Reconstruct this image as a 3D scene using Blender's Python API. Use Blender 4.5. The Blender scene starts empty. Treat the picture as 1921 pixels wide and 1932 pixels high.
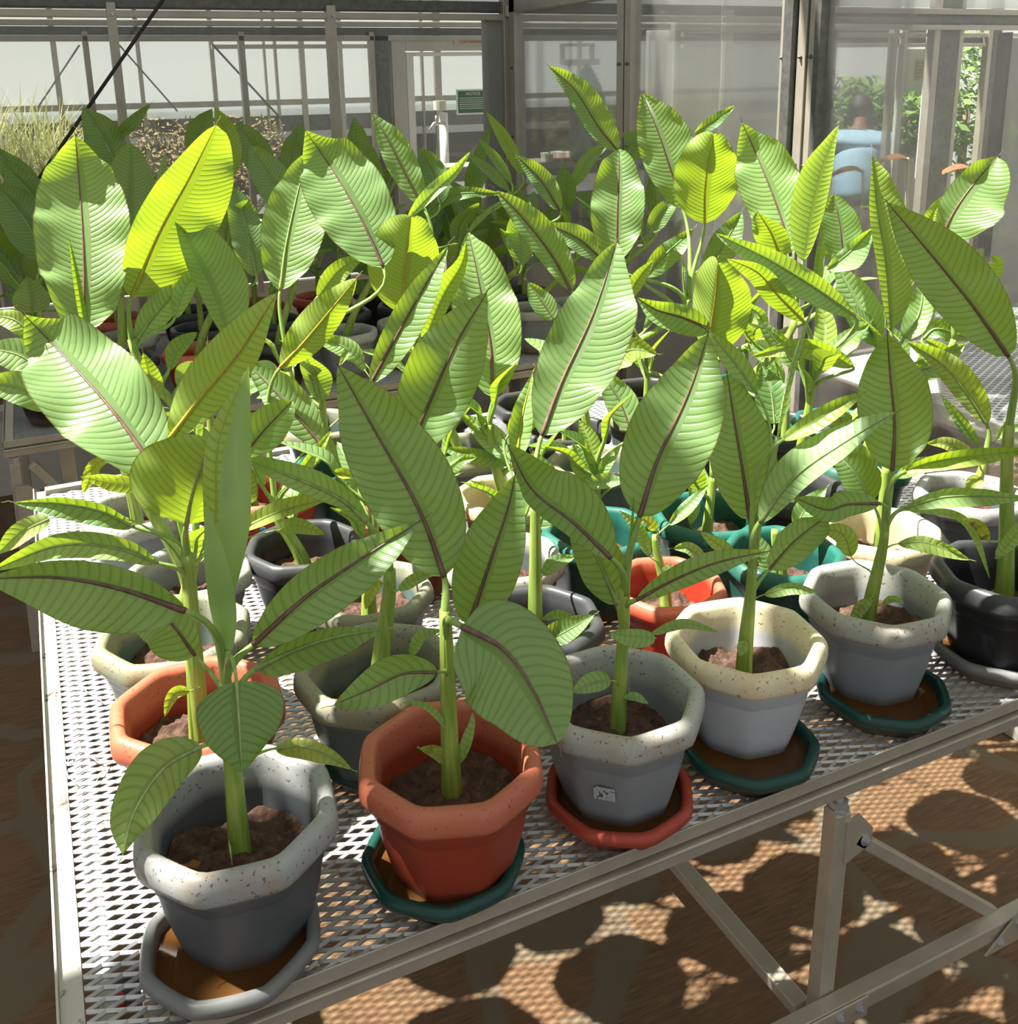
import bpy, bmesh, math, random
import numpy as np
from mathutils import Vector, Matrix, noise
random.seed(7); np.random.seed(7)
SC = bpy.context.scene
COL = SC.collection
# ---------------------------------------------------------------- camera
EYE = 1.85
YAW, PIT, ROLL, F, CYP = 64.773, 14.467, 1.041, 1898.3, 637.4
_y, _p, _r = map(math.radians, (YAW, PIT, ROLL))
cf = np.array([math.cos(_y)*math.cos(_p), math.sin(_y)*math.cos(_p), -math.sin(_p)])
r0 = np.cross(cf, [0, 0, 1.]); r0 /= np.linalg.norm(r0); d0 = np.cross(cf, r0)
cr = r0*math.cos(_r)+d0*math.sin(_r); cd = -r0*math.sin(_r)+d0*math.cos(_r)
HD = np.array([math.cos(_y), math.sin(_y), 0.])
CAMP = np.array([0, 0, EYE])
cam = bpy.data.cameras.new('camera'); camo = bpy.data.objects.new('camera', cam); COL.objects.link(camo)
m = Matrix.Identity(4)
for i in range(3):
    m[i][0] = cr[i]; m[i][1] = -cd[i]; m[i][2] = -cf[i]; m[i][3] = CAMP[i]
camo.matrix_world = m
cam.sensor_fit = 'HORIZONTAL'; cam.sensor_width = 36; cam.lens = 36*F/1921
cam.shift_y = -(966-CYP)/1921; cam.clip_start = .05; cam.clip_end = 200
SC.camera = camo
# ---------------------------------------------------------------- world, sun, exposure
wd = bpy.data.worlds.new('sky'); SC.world = wd; wd.use_nodes = True
bg = wd.node_tree.nodes['Background']; bg.inputs[0].default_value = (.93, .97, 1, 1); bg.inputs[1].default_value = .54
sl = bpy.data.lights.new('sun', 'SUN'); sl.energy = 16.5; sl.angle = math.radians(.8); sl.color = (1, .955, .86)
so = bpy.data.objects.new('sun', sl); COL.objects.link(so)
SUND = Vector((-.45, .20, .90)).normalized()
so.rotation_euler = SUND.to_track_quat('Z', 'Y').to_euler(); so.location = (0, 0, 6)
SC.view_settings.view_transform = 'Standard'; SC.view_settings.look = 'None'
SC.view_settings.exposure = 0.22; SC.view_settings.gamma = 1
SC.view_settings.use_curve_mapping = False
# ---------------------------------------------------------------- pixel helpers (a point of the photograph at a known distance)
def ray(x, y): return cf+cr*(x-960.5)/F+cd*(y-CYP)/F
def onz(x, y, z):
    v = ray(x, y); return CAMP+v*((z-EYE)/v[2])
def ond(x, y, D):
    v = ray(x, y); return CAMP+v*(D/(v@HD))
def ony(x, y, Y):
    v = ray(x, y); return CAMP+v*(Y/v[1])
def onx(x, y, X):
    v = ray(x, y); return CAMP+v*(X/v[0])
# ---------------------------------------------------------------- materials
def S(r, g, b):
    def c(v):
        v /= 255.; return v/12.92 if v <= .04045 else ((v+.055)/1.055)**2.4
    return (c(r), c(g), c(b), 1)
class NT:
    def __init__(s, name):
        s.m = bpy.data.materials.new(name); s.m.use_nodes = True; s.t = s.m.node_tree
        s.b = s.t.nodes['Principled BSDF']; s.o = s.t.nodes['Material Output']
    def n(s, typ, **kw):
        nd = s.t.nodes.new(typ)
        for k, v in kw.items():
            if k[0] == 'i' and k[1:].isdigit(): 
                if hasattr(v, 'is_output') or hasattr(v, 'is_linked'): s.t.links.new(v, nd.inputs[int(k[1:])])
                else: nd.inputs[int(k[1:])].default_value = v
            else: setattr(nd, k, v)
        return nd
    def l(s, a, b): s.t.links.new(a, b)
    def math(s, op, a, b=0., c=None):
        nd = s.n('ShaderNodeMath', operation=op, i0=a, i1=b)
        if c is not None: 
            if hasattr(c, 'is_linked'): s.l(c, nd.inputs[2])
            else: nd.inputs[2].default_value = c
        return nd.outputs[0]
    def mix(s, f, a, b, bt='MIX'):
        nd = s.n('ShaderNodeMix', data_type='RGBA', blend_type=bt)
        for i, v in ((0, f), (6, a), (7, b)):
            if hasattr(v, 'is_linked'): s.l(v, nd.inputs[i])
            else: nd.inputs[i].default_value = v
        return nd.outputs[2]
    def noise(s, scale, detail=4, vec=None, rough=.55):
        nd = s.n('ShaderNodeTexNoise'); nd.inputs['Scale'].default_value = scale; nd.inputs['Detail'].default_value = detail
        nd.inputs['Roughness'].default_value = rough
        if vec is not None: s.l(vec, nd.inputs['Vector'])
        return nd.outputs[0]
    def ramp(s, f, *st):
        nd = s.n('ShaderNodeValToRGB'); s.l(f, nd.inputs[0]); e = nd.color_ramp.elements
        while len(e) < len(st): e.new(.5)
        for q, (p, c) in zip(e, st):
            q.position = p; q.color = c if len(c) == 4 else (*c, 1)
        return nd.outputs[0]
    def coord(s, k='Object'): return s.n('ShaderNodeTexCoord').outputs[k]
    def bump(s, h, st=.3, dist=.01):
        nd = s.n('ShaderNodeBump'); nd.inputs['Strength'].default_value = st; nd.inputs['Distance'].default_value = dist
        s.l(h, nd.inputs['Height']); s.l(nd.outputs[0], s.b.inputs['Normal']); return nd.outputs[0]
    def set(s, **k):
        for a, v in k.items():
            i = s.b.inputs[a.replace('_', ' ')]
            if hasattr(v, 'is_linked'): s.l(v, i)
            else: i.default_value = v
        return s
BW = lambda v: (v, v, v, 1)
def plain(name, col, rough=.5, metal=0., var=.12, scale=8, **k):
    t = NT(name); nz = t.noise(scale, 5, t.coord('Object'))
    c = t.mix(t.ramp(nz, (.3, BW(0)), (.7, BW(1))), col, tuple(x*(1-var) for x in col[:3])+(1,))
    t.set(Base_Color=c, Roughness=rough, Metallic=metal); t.b.inputs['Specular IOR Level'].default_value = k.get('spec', .5)
    return t.m
def metal(name, col, rough=.42, met=.75, blot=.35, scale=14):
    t = NT(name); v = t.coord('Object'); nz = t.noise(scale, 6, v, .7); n2 = t.noise(3, 3, v)
    c = t.mix(t.ramp(nz, (.35, BW(0)), (.68, BW(1))), col, tuple(x*(1-blot) for x in col[:3])+(1,))
    c = t.mix(t.ramp(n2, (.55, BW(0)), (.8, BW(.5))), c, S(120, 105, 85))
    t.set(Base_Color=c, Roughness=rough, Metallic=met); t.bump(nz, .08, .002); return t.m
def make_leaf_mat():
    t = NT('banana_leaf')
    A = lambda n: t.n('ShaderNodeAttribute', attribute_name=n).outputs['Fac']
    vein, uu, ss = A('vein'), A('uu'), A('ss')
    oc = t.n('ShaderNodeObjectInfo'); rnd = oc.outputs['Random']; tint = oc.outputs['Color']
    au = t.math('ABSOLUTE', uu)
    nlow = t.noise(14, 4, t.coord('Object')); nhi = t.noise(90, 4, t.coord('Object'))
    jit = t.math('MULTIPLY', t.noise(7, 2, t.coord('Object')), 1.6)
    ph = t.math('ADD', vein, jit)
    s1 = t.math('SINE', t.math('MULTIPLY', ph, 6.2832))
    pl = t.math('POWER', t.math('ADD', t.math('MULTIPLY', s1, .5), .5), 6.)     # narrow grooves
    s2 = t.math('SINE', t.math('MULTIPLY', ph, 6.2832*5))
    # blade colour
    base = t.mix(nlow, (.160, .290, .105, 1), (.235, .375, .155, 1))
    base = t.mix(t.math('MULTIPLY', pl, .45), base, (.11, .21, .055, 1))
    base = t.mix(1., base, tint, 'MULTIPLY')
    edge = t.ramp(au, (.965, BW(0)), (.99, BW(.75)))
    base = t.mix(edge, base, (.10, .035, .02, 1))
    rb = t.ramp(au, (.0, BW(.6)), (.06, BW(0)))
    base = t.mix(rb, base, (.30, .42, .17, 1))
    # yellowing is carried by the alpha of the object colour: 1 = healthy
    yel = t.math('SUBTRACT', 1., oc.outputs['Alpha'])
    yb = t.math('MULTIPLY', yel, t.ramp(t.noise(22, 5, t.coord('Object')), (.35, BW(0)), (.6, BW(1))))
    base = t.mix(yb, base, (.42, .38, .06, 1))
    br = t.math('MULTIPLY', t.math('MULTIPLY', yel, t.ramp(t.noise(35, 6, t.coord('Object')), (.56, BW(0)), (.64, BW(1)))), .9)
    base = t.mix(br, base, (.16, .075, .03, 1))
    rough = t.math('ADD', t.math('MULTIPLY', nhi, .2), .27)
    t.set(Base_Color=base, Roughness=rough); t.b.inputs['Specular IOR Level'].default_value = .55
    h = t.math('ADD', t.math('ADD', t.math('MULTIPLY', t.math('MULTIPLY', pl, -1.1), t.math('ADD', nlow, .25)), t.math('MULTIPLY', s1, -.16)), t.math('MULTIPLY', s2, .05))
    h = t.math('ADD', h, t.math('MULTIPLY', nhi, .12))
    bm = t.bump(h, .45, .0018)
    tr = t.n('ShaderNodeBsdfTranslucent')
    tc = t.mix(nlow, (.40, .60, .012, 1), (.52, .68, .03, 1)); tc = t.mix(t.math('MULTIPLY', pl, .5), tc, (.20, .36, .003, 1))
    tc = t.mix(t.math('MULTIPLY', br, 1.), tc, (.10, .05, .01, 1)); t.l(tc, tr.inputs[0])
    tc2 = t.mix(rb, tc, (.25, .20, .01, 1)); t.l(tc2, tr.inputs[0]); t.l(bm, tr.inputs['Normal'])
    mx = t.n('ShaderNodeMixShader'); mx.inputs[0].default_value = .37
    t.l(t.b.outputs[0], mx.inputs[1]); t.l(tr.outputs[0], mx.inputs[2]); t.l(mx.outputs[0], t.o.inputs[0])
    return t.m
def stalk_mat(name, c1, c2, rough=.4):
    t = NT(name); v = t.coord('Object')
    mp = t.n('ShaderNodeMapping'); t.l(v, mp.inputs[0]); mp.inputs['Scale'].default_value = (60, 60, 6)
    nz = t.noise(1.6, 4, mp.outputs[0]); c = t.mix(t.ramp(nz, (.3, BW(0)), (.7, BW(1))), c1, c2)
    t.set(Base_Color=c, Roughness=rough); t.bump(nz, .3, .002)
    t.b.inputs['Subsurface Weight'].default_value = .15; t.b.inputs['Subsurface Radius'].default_value = (.004, .006, .001)
    return t.m
def pot_mat(name, col, dirt=.5, dcol=S(150, 115, 75), rim=None):
    t = NT(name); v = t.coord('Object'); g = t.n('ShaderNodeSeparateXYZ'); t.l(v, g.inputs[0])
    nz = t.noise(9, 6, v, .7); n2 = t.noise(170, 3, v); n3 = t.noise(120, 2, v)
    c = t.mix(t.ramp(nz, (.3, BW(0)), (.75, BW(1))), col, tuple(x*.82 for x in col[:3])+(1,))
    # grime and faded plastic sit on the upper band of the pot
    up = t.ramp(t.math('MULTIPLY', g.outputs[2], 5.), (.70, BW(0)), (.80, BW(1)))
    if rim: c = t.mix(t.math('MULTIPLY', up, .9), c, rim)
    dm = t.math('MULTIPLY', up, t.ramp(nz, (.46, BW(0)), (.80, BW(dirt))))
    c = t.mix(dm, c, dcol)
    sp = t.math('MULTIPLY', t.ramp(n2, (.63, BW(0)), (.66, BW(.8))), t.math('MULTIPLY', up, dirt))
    c = t.mix(sp, c, S(60, 42, 30))
    low = t.ramp(t.math('MULTIPLY', g.outputs[2], 5.), (.10, BW(.55)), (.19, BW(0)))
    c = t.mix(low, c, S(105, 80, 55))
    t.set(Base_Color=c, Roughness=.42); t.b.inputs['Specular IOR Level'].default_value = .4
    t.bump(t.math('ADD', nz, t.math('MULTIPLY', n3, .3)), .12, .003)
    return t.m
def make_soil():
    t = NT('soil'); v = t.coord('Object'); nz = t.noise(60, 8, v, .75); n2 = t.noise(16, 4, v)
    c = t.ramp(nz, (.3, S(52, 36, 28)), (.52, S(98, 72, 58)), (.72, S(142, 112, 92)))
    c = t.mix(t.ramp(n2, (.4, BW(0)), (.7, BW(.5))), c, S(70, 46, 36))
    t.set(Base_Color=c, Roughness=.95); t.bump(nz, .9, .008); return t.m
def make_floor():
    t = NT('brown_stone_floor'); v = t.coord('Object')
    nb = t.n('ShaderNodeTexNoise'); nb.inputs['Scale'].default_value = 1.7; nb.inputs['Detail'].default_value = 3; t.l(v, nb.inputs['Vector'])
    dv = t.n('ShaderNodeVectorMath', operation='MULTIPLY_ADD'); t.l(nb.outputs[1], dv.inputs[0]); dv.inputs[1].default_value = (.55, .55, 0); t.l(v, dv.inputs[2])
    vo = t.n('ShaderNodeTexVoronoi', feature='DISTANCE_TO_EDGE'); vo.inputs['Scale'].default_value = 2.1; t.l(dv.outputs[0], vo.inputs['Vector'])
    j = t.ramp(vo.outputs[0], (.05, BW(1)), (.075, BW(0)))
    mp = t.n('ShaderNodeMapping'); t.l(v, mp.inputs[0]); mp.inputs['Scale'].default_value = (10, 130, 10); mp.inputs['Rotation'].default_value = (0, 0, 1.25)
    gr = t.noise(1.2, 6, mp.outputs[0], .7); n2 = t.noise(5, 5, v, .65); n3 = t.noise(150, 3, v)
    c = t.ramp(gr, (.3, S(74, 57, 40)), (.5, S(106, 82, 56)), (.7, S(134, 108, 77)))
    c = t.mix(t.ramp(n2, (.4, BW(0)), (.7, BW(.7))), c, S(120, 86, 58))
    c = t.mix(t.ramp(n2, (.25, BW(.55)), (.42, BW(0))), c, S(98, 84, 68))
    c = t.mix(j, c, S(110, 96, 76))
    t.set(Base_Color=c, Roughness=.85)
    h = t.math('ADD', t.math('MULTIPLY', gr, .7), t.math('MULTIPLY', n3, .4)); h = t.math('SUBTRACT', h, t.math('MULTIPLY', j, .6)); t.bump(h, .6, .006)
    return t.m
def glass_mat(name, haze=.06, col=(.975, .985, .975, 1), hc=(.8, .8, .76, 1)):
    t = NT(name); tr = t.n('ShaderNodeBsdfTransparent'); tr.inputs[0].default_value = col
    gl = t.n('ShaderNodeBsdfGlossy'); gl.inputs['Roughness'].default_value = .03
    df = t.n('ShaderNodeBsdfDiffuse'); df.inputs[0].default_value = hc
    tl = t.n('ShaderNodeBsdfTranslucent'); tl.inputs[0].default_value = hc
    fr = t.n('ShaderNodeFresnel'); fr.inputs[0].default_value = 1.45
    m1 = t.n('ShaderNodeMixShader'); t.l(t.math('MULTIPLY', fr.outputs[0], .8), m1.inputs[0]); t.l(tr.outputs[0], m1.inputs[1]); t.l(gl.outputs[0], m1.inputs[2])
    m0 = t.n('ShaderNodeMixShader'); m0.inputs[0].default_value = .5; t.l(df.outputs[0], m0.inputs[1]); t.l(tl.outputs[0], m0.inputs[2])
    hz = t.math('MULTIPLY', t.ramp(t.noise(1.3, 5, t.coord('Object')), (.3, BW(.4)), (.75, BW(1))), haze)
    m2 = t.n('ShaderNodeMixShader'); t.l(hz, m2.inputs[0]); t.l(m1.outputs[0], m2.inputs[1]); t.l(m0.outputs[0], m2.inputs[2]); t.l(m2.outputs[0], t.o.inputs[0])
    return t.m
def trans_mat(name, c, tc, f=.5):
    t = NT(name); t.set(Base_Color=c, Roughness=.7)
    tr = t.n('ShaderNodeBsdfTranslucent'); tr.inputs[0].default_value = tc
    mx = t.n('ShaderNodeMixShader'); mx.inputs[0].default_value = f
    t.l(t.b.outputs[0], mx.inputs[1]); t.l(tr.outputs[0], mx.inputs[2]); t.l(mx.outputs[0], t.o.inputs[0]); return t.m
def panel_mat(name):
    t = NT(name); tr = t.n('ShaderNodeBsdfTransparent'); tr.inputs[0].default_value = (.95, .95, .92, 1)
    df = t.n('ShaderNodeBsdfDiffuse'); df.inputs[0].default_value = (.78, .82, .84, 1); tl = t.n('ShaderNodeBsdfTranslucent'); tl.inputs[0].default_value = (.88, .92, .95, 1)
    a = t.n('ShaderNodeMixShader'); a.inputs[0].default_value = .6; t.l(df.outputs[0], a.inputs[1]); t.l(tl.outputs[0], a.inputs[2])
    c = t.n('ShaderNodeMixShader'); c.inputs[0].default_value = .5; t.l(tr.outputs[0], c.inputs[1]); t.l(a.outputs[0], c.inputs[2]); t.l(c.outputs[0], t.o.inputs[0]); return t.m
def water_mat():
    t = NT('muddy_water'); n = t.noise(8, 3, t.coord('Object'))
    t.set(Base_Color=t.mix(n, S(104, 68, 32), S(58, 40, 22)), Roughness=.04); t.b.inputs['IOR'].default_value = 1.33
    t.bump(t.noise(25, 2, t.coord('Object')), .08, .002); return t.m
def rail_white():
    t = NT('stained_white_rail'); v = t.coord('Object'); n = t.noise(11, 6, v, .7); n2 = t.noise(130, 3, v)
    m = t.math('MULTIPLY', t.ramp(n, (.55, BW(0)), (.63, BW(1))), t.ramp(n2, (.42, BW(0)), (.55, BW(1))))
    c = t.mix(m, S(205, 205, 196), S(70, 52, 42)); c = t.mix(t.ramp(t.noise(4, 4, v), (.5, BW(0)), (.8, BW(.35))), c, S(170, 160, 140))
    t.set(Base_Color=c, Roughness=.4, Metallic=.15); return t.m
M = dict(
    leaf=make_leaf_mat(),
    rib=stalk_mat('purple_midrib', S(92, 62, 62), S(120, 92, 80)),
    rib_pale=stalk_mat('pale_midrib', S(150, 170, 110), S(112, 132, 74)),
    rib_yel=stalk_mat('yellow_midrib', S(190, 175, 60), S(150, 140, 60)),
    stalk=stalk_mat('leaf_stalk_green', S(150, 176, 96), S(112, 146, 62)),
    stem=stalk_mat('stem_green', S(108, 142, 48), S(160, 176, 88)),
    soil=make_soil(), floor=make_floor(), water=water_mat(), white_rail=rail_white(),
    alum=metal('aluminium', S(176, 170, 158), .42, .45, .15),
    galv=metal('galvanised_steel', S(108, 108, 106), .5, .45, .45, 30),
    bench=metal('bench_steel', S(190, 182, 168), .38, .45, .15, 20),
    mesh=metal('galvanised_mesh', S(192, 194, 198), .33, .55, .2, 40),
    black=plain('black_rubber', S(28, 26, 25), .5),
    white=plain('white_paint', S(225, 225, 220), .5, var=.05),
    cream=plain('cream_paint', S(186, 184, 172), .55, var=.08),
    grey=plain('grey_panel', S(140, 140, 136), .5),
    darkgrey=plain('dark_grey_panel', S(72, 72, 70), .7),
    glass=glass_mat('clear_glass', .05), dirty=glass_mat('dusty_glass', .085),
    panel=panel_mat('white_polycarbonate'),
    shade=trans_mat('added_shade_sheet', (.36, .37, .36, 1), (.20, .21, .20, 1), .6),  # for the added overhead sheet that keeps sun off the front row
    lit_white=trans_mat('white_plastic', (.85, .85, .84, 1), (.9, .9, .88, 1), .55),
    shade_dark=trans_mat('added_dark_shade_sheet', (.05, .05, .05, 1), (.03, .03, .03, 1), .5),  # for the added sheets that darken the rear bench and aisle
    label=plain('blue_plant_tag', S(85, 165, 190), .45, var=.05),
    ink=plain('black_ink', S(30, 35, 45), .6), red=plain('red_plastic', S(190, 25, 40), .4),
    signgreen=plain('green_sign', S(42, 98, 66), .5), signwhite=plain('sign_white', S(225, 228, 222), .5),
    signred=plain('sign_red', S(185, 70, 60), .5), straw=plain('dry_straw', S(205, 200, 160), .8),
    dead=plain('dead_leaf', S(150, 98, 56), .8, var=.5, scale=40),
    blue=plain('blue_cloth', S(80, 122, 165), .9), shirt=plain('pale_blue_shirt', S(150, 185, 210), .85),
    skin=plain('skin', S(120, 80, 58), .6), hair=plain('dark_hair', S(28, 24, 24), .6), trousers=plain('dark_trousers', S(45, 48, 58), .9),
    hedge=trans_mat('pale_foliage', S(120, 155, 75), (.20, .34, .06, 1), .35),
    grassm=trans_mat('dry_grass', S(165, 165, 110), (.3, .33, .12, 1), .3),
    twig=plain('brown_twigs', S(135, 118, 82), .9, var=.4, scale=30), chipped=plain('pale_sticker', S(170, 178, 180), .6),
    ground=plain('pale_ground', S(160, 150, 135), .9), wood=plain('wood', S(170, 140, 95), .7),
)
POTC = dict(
    grey=pot_mat('grey_pot', S(84, 89, 93), .9, S(150, 120, 85), S(160, 163, 162)),
    terra=pot_mat('terracotta_pot', S(150, 62, 42), .55, S(176, 122, 88), S(186, 106, 82)),
    lgrey=pot_mat('light_grey_pot', S(132, 138, 142), .9, S(150, 118, 84), S(168, 170, 162)),
    cream=pot_mat('cream_pot', S(186, 190, 196), .8, S(186, 144, 92), S(226, 214, 178)),
    olive=pot_mat('olive_grey_pot', S(84, 100, 98), .9, S(160, 135, 85), S(140, 142, 122)),
    black=pot_mat('black_pot', S(34, 36, 40), .35, S(90, 88, 85), S(62, 64, 66)),
    green=pot_mat('green_pot', S(24, 74, 66), .4, S(110, 120, 100), S(34, 98, 88)),
    beige=pot_mat('beige_pot', S(196, 184, 150), .7, S(160, 120, 75), S(208, 198, 164)),
    red=pot_mat('red_pot', S(162, 52, 34), .4, S(190, 120, 85), S(190, 104, 80)),
    sred=pot_mat('saucer_red', S(166, 66, 50), .0), sgreen=pot_mat('saucer_green', S(20, 66, 60), .0), sgrey=pot_mat('saucer_grey', S(118, 120, 120), .0),
)
# ---------------------------------------------------------------- object helpers
def tag(o, label=None, cat=None, group=None, kind=None):
    if label: o['label'] = label
    if cat: o['category'] = cat
    if group: o['group'] = group
    if kind: o['kind'] = kind
    return o
def empty(name, loc, label=None, cat=None, group=None):
    o = bpy.data.objects.new(name, None); COL.objects.link(o); o.location = tuple(loc); o.empty_display_size = .05
    return tag(o, label, cat, group)
def worldloc(o):
    v = Vector(o.location)
    while o.parent: o = o.parent; v = v+Vector(o.location)
    return np.array(v)
class MB:
    def __init__(s): s.v = []; s.f = []; s.n = 0; s.att = {}
    def add(s, v, f):
        s.v.append(np.asarray(v, float).reshape(-1, 3)); s.f += [tuple(i+s.n for i in q) for q in f]; s.n += len(s.v[-1]); return s
    def box(s, c, size, R=None):
        c = np.array(c, float); h = np.array(size)/2.
        v = np.array([[x, y, z] for x in (-1, 1) for y in (-1, 1) for z in (-1, 1)])*h
        if R is not None: v = v@np.array(R).T
        return s.add(v+c, [(0, 1, 3, 2), (4, 6, 7, 5), (0, 4, 5, 1), (2, 3, 7, 6), (0, 2, 6, 4), (1, 5, 7, 3)])
    def span(s, a, b): a = np.array(a, float); b = np.array(b, float); return s.box((a+b)/2, np.abs(b-a))
    def bar(s, a, b, w, h, up=(0, 0, 1)):
        a = np.array(a, float); b = np.array(b, float); t = b-a; L = np.linalg.norm(t); t /= L
        x = np.cross(t, up); x /= np.linalg.norm(x); y = np.cross(x, t)
        return s.box((a+b)/2, (w, L, h), np.stack([x, t, y], 1))
    def tube(s, pts, rad, seg=8, flat=1., cap=True, ridge=0, nr=5):
        P = np.array(pts, float); n = len(P); rad = np.broadcast_to(rad, (n,))
        T = np.gradient(P, axis=0); T /= np.linalg.norm(T, axis=1)[:, None]+1e-12
        up = np.array([0, 0, 1.]) if abs(T[0][2]) < .9 else np.array([1., 0, 0]); x = np.cross(T[0], up); x /= np.linalg.norm(x)
        a = np.linspace(0, 2*np.pi, seg, endpoint=False); V = []
        for i in range(n):
            x = x-T[i]*(x@T[i]); x /= np.linalg.norm(x); y = np.cross(T[i], x)
            rr = rad[i]*(1+ridge*np.cos(nr*a))
            V.append(P[i]+np.outer(np.cos(a)*rr, x)+np.outer(np.sin(a)*rr*flat, y))
        V = np.concatenate(V); fs = [(i*seg+j, i*seg+(j+1) % seg, (i+1)*seg+(j+1) % seg, (i+1)*seg+j) for i in range(n-1) for j in range(seg)]
        if cap: fs += [tuple(range(seg))[::-1], tuple((n-1)*seg+j for j in range(seg))]
        return s.add(V, fs)
    def cyl(s, a, b, r, seg=12): return s.tube([a, b], r, seg)
    def build(s, name, mat, parent=None, smooth=False, bevel=0):
        me = bpy.data.meshes.new(name); org = worldloc(parent) if parent is not None else (0, 0, 0)
        V = np.concatenate(s.v)-org
        me.from_pydata(V.tolist(), [], s.f)
        if smooth: me.polygons.foreach_set('use_smooth', [True]*len(me.polygons))
        me.update(); ms = mat if isinstance(mat, list) else [mat]
        for q in ms: me.materials.append(q)
        o = bpy.data.objects.new(name, me); COL.objects.link(o)
        if parent is not None: o.parent = parent
        if bevel:
            b = o.modifiers.new('bevel', 'BEVEL'); b.width = bevel; b.segments = 2; b.limit_method = 'ANGLE'
        for k, val in s.att.items():
            at = me.attributes.new(k, 'FLOAT', 'POINT'); at.data.foreach_set('value', np.asarray(val, np.float32))
        return o
def spline(pts, n):
    P = np.array(pts, float); k = len(P)
    if k == 2: P = np.array([P[0], (P[0]+P[1])/2, P[1]]); k = 3
    E = np.vstack([2*P[0]-P[1], P, 2*P[-1]-P[-2]])
    L = np.r_[0, np.cumsum(np.linalg.norm(np.diff(P, axis=0), axis=1))]; out = []
    for u in np.linspace(0, L[-1], n):
        i = min(np.searchsorted(L, u, side='right')-1, k-2); t = (u-L[i])/(L[i+1]-L[i]+1e-12)
        a, b, c, d = E[i], E[i+1], E[i+2], E[i+3]
        out.append(.5*((2*b)+(c-a)*t+(2*a-5*b+4*c-d)*t*t+(3*b-a-3*c+d)*t**3))
    return np.array(out)
def bez(a, b, c, d, n):
    t = np.linspace(0, 1, n)[:, None]; return (1-t)**3*a+3*(1-t)**2*t*b+3*(1-t)*t*t*c+t**3*d
def octr(a, sharp=26., ph=0.):
    q = ((a-ph+np.pi/8) % (np.pi/4))-np.pi/8      # corner at ph
    q = np.abs(q); ro = np.cos(np.pi/8)/np.cos(np.pi/8-q)   # 1 at the corner, .924 on the flat
    return (ro**-sharp+(.99 if sharp > 30 else .975)**-sharp)**(-1/sharp)
def octlathe(mb, c, prof, ph, seg=64, cap0=True, cap1=False, sh=42.):
    a = np.linspace(0, 2*np.pi, seg, endpoint=False); V = []
    R = octr(a, sh, ph)
    for r, z, *q in prof:
        s_ = 1+(R-1)*(q[0] if q else 1.)
        V.append(np.stack([c[0]+r*s_*np.cos(a), c[1]+r*s_*np.sin(a), np.full(seg, c[2]+z)], 1))
    n = len(prof); fs = [(i*seg+j, i*seg+(j+1) % seg, (i+1)*seg+(j+1) % seg, (i+1)*seg+j) for i in range(n-1) for j in range(seg)]
    if cap0: fs.append(tuple(range(seg))[::-1])
    if cap1: fs.append(tuple((n-1)*seg+j for j in range(seg)))
    mb.add(np.concatenate(V), fs); return mb
# ================================================================= SETTING
def structure(name, mb, mat, parent=None, **k):
    o = mb.build(name, mat, parent, **k)
    if parent is None: o['kind'] = 'structure'
    return o
mb = MB(); mb.add([(-6, -3, 0), (16, -3, 0), (16, 16, 0), (-6, 16, 0)], [(0, 1, 2, 3)])
structure('floor', mb, M['floor'])
XP, YW = 2.37, 5.0
def hb(mb, px, p0, p1, x0, x1, Y, th=.04):       # bar along X in the plane Y, heights read at column px
    za, zb = ony(px, p0, Y)[2], ony(px, p1, Y)[2]; mb.span((x0, Y-th/2, za), (x1, Y+th/2, zb))
def vb(mb, py, p0, p1, z0, z1, Y, th=.05):
    xa, xb = ony(p0, py, Y)[0], ony(p1, py, Y)[0]; mb.span((xa, Y-th/2, z0), (xb, Y+th/2, z1))
def vx(mb, py, p0, p1, z0, z1, X, th=.05):       # upright in the side wall X
    ya, yb = onx(p0, py, X)[1], onx(p1, py, X)[1]; mb.span((X-th/2, min(ya, yb), z0), (X+th/2, max(ya, yb), z1))
XL, XR = -2.5, float(ony(1545, 150, 5.0)[0])
# back wall of this compartment
wb = empty('wall_back', (0, YW, 0)); wb['kind'] = 'structure'
b = MB(); hb(b, 300, -6, 17, XL, XR, YW+.02, .10); structure('beam', b, M['galv'], wb, bevel=.004)
b = MB(); hb(b, 300, 20, 34, XL, XR, YW-.03, .04); b.build('rail', M['alum'], wb, bevel=.003)
b = MB(); b.span((XL, YW-.03, .0), (XR, YW+.03, .38)); b.build('low_wall', M['cream'], wb, bevel=.003)
b = MB(); b.span((XL, YW-.05, .38), (XR, YW+.05, .42)); b.build('rail', M['alum'], wb, bevel=.003)
zt = ony(300, 20, YW)[2]
for p0, p1 in ((207, 224), (617, 634)):
    b = MB(); vb(b, 80, p0, p1, .42, zt+.03, YW-.03, .05); o = b.build('mullion', M['alum'], wb, bevel=.003)
    x = (ony(p0, 80, YW)[0]+ony(p1, 80, YW)[0])/2
    b = MB(); b.cyl((x, YW-.07, zt-.02), (x, YW-.05, zt-.02), .007, 8); b.build('bolt', M['mesh'], o)
for xx in (-.9+ony(215, 80, YW)[0], ony(625, 80, YW)[0]+1.45+.9, XP+2.0, XP+3.2):
    b = MB(); b.span((xx-.03, YW-.06, .42), (xx+.03, YW, zt+.03)); b.build('mullion', M['alum'], wb, bevel=.003)
b = MB(); vb(b, 150, 948, 962, 0, 3.2, YW-.03, .06); b.build('mullion', M['alum'], wb, bevel=.003)
b = MB(); vb(b, 150, 962, 968, 0, 3.2, YW, .08); b.build('post', M['black'], wb)
b = MB(); vb(b, 150, 915, 948, 0, zt, YW+.01, .07); b.build('post', M['grey'], wb, bevel=.004)
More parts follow.
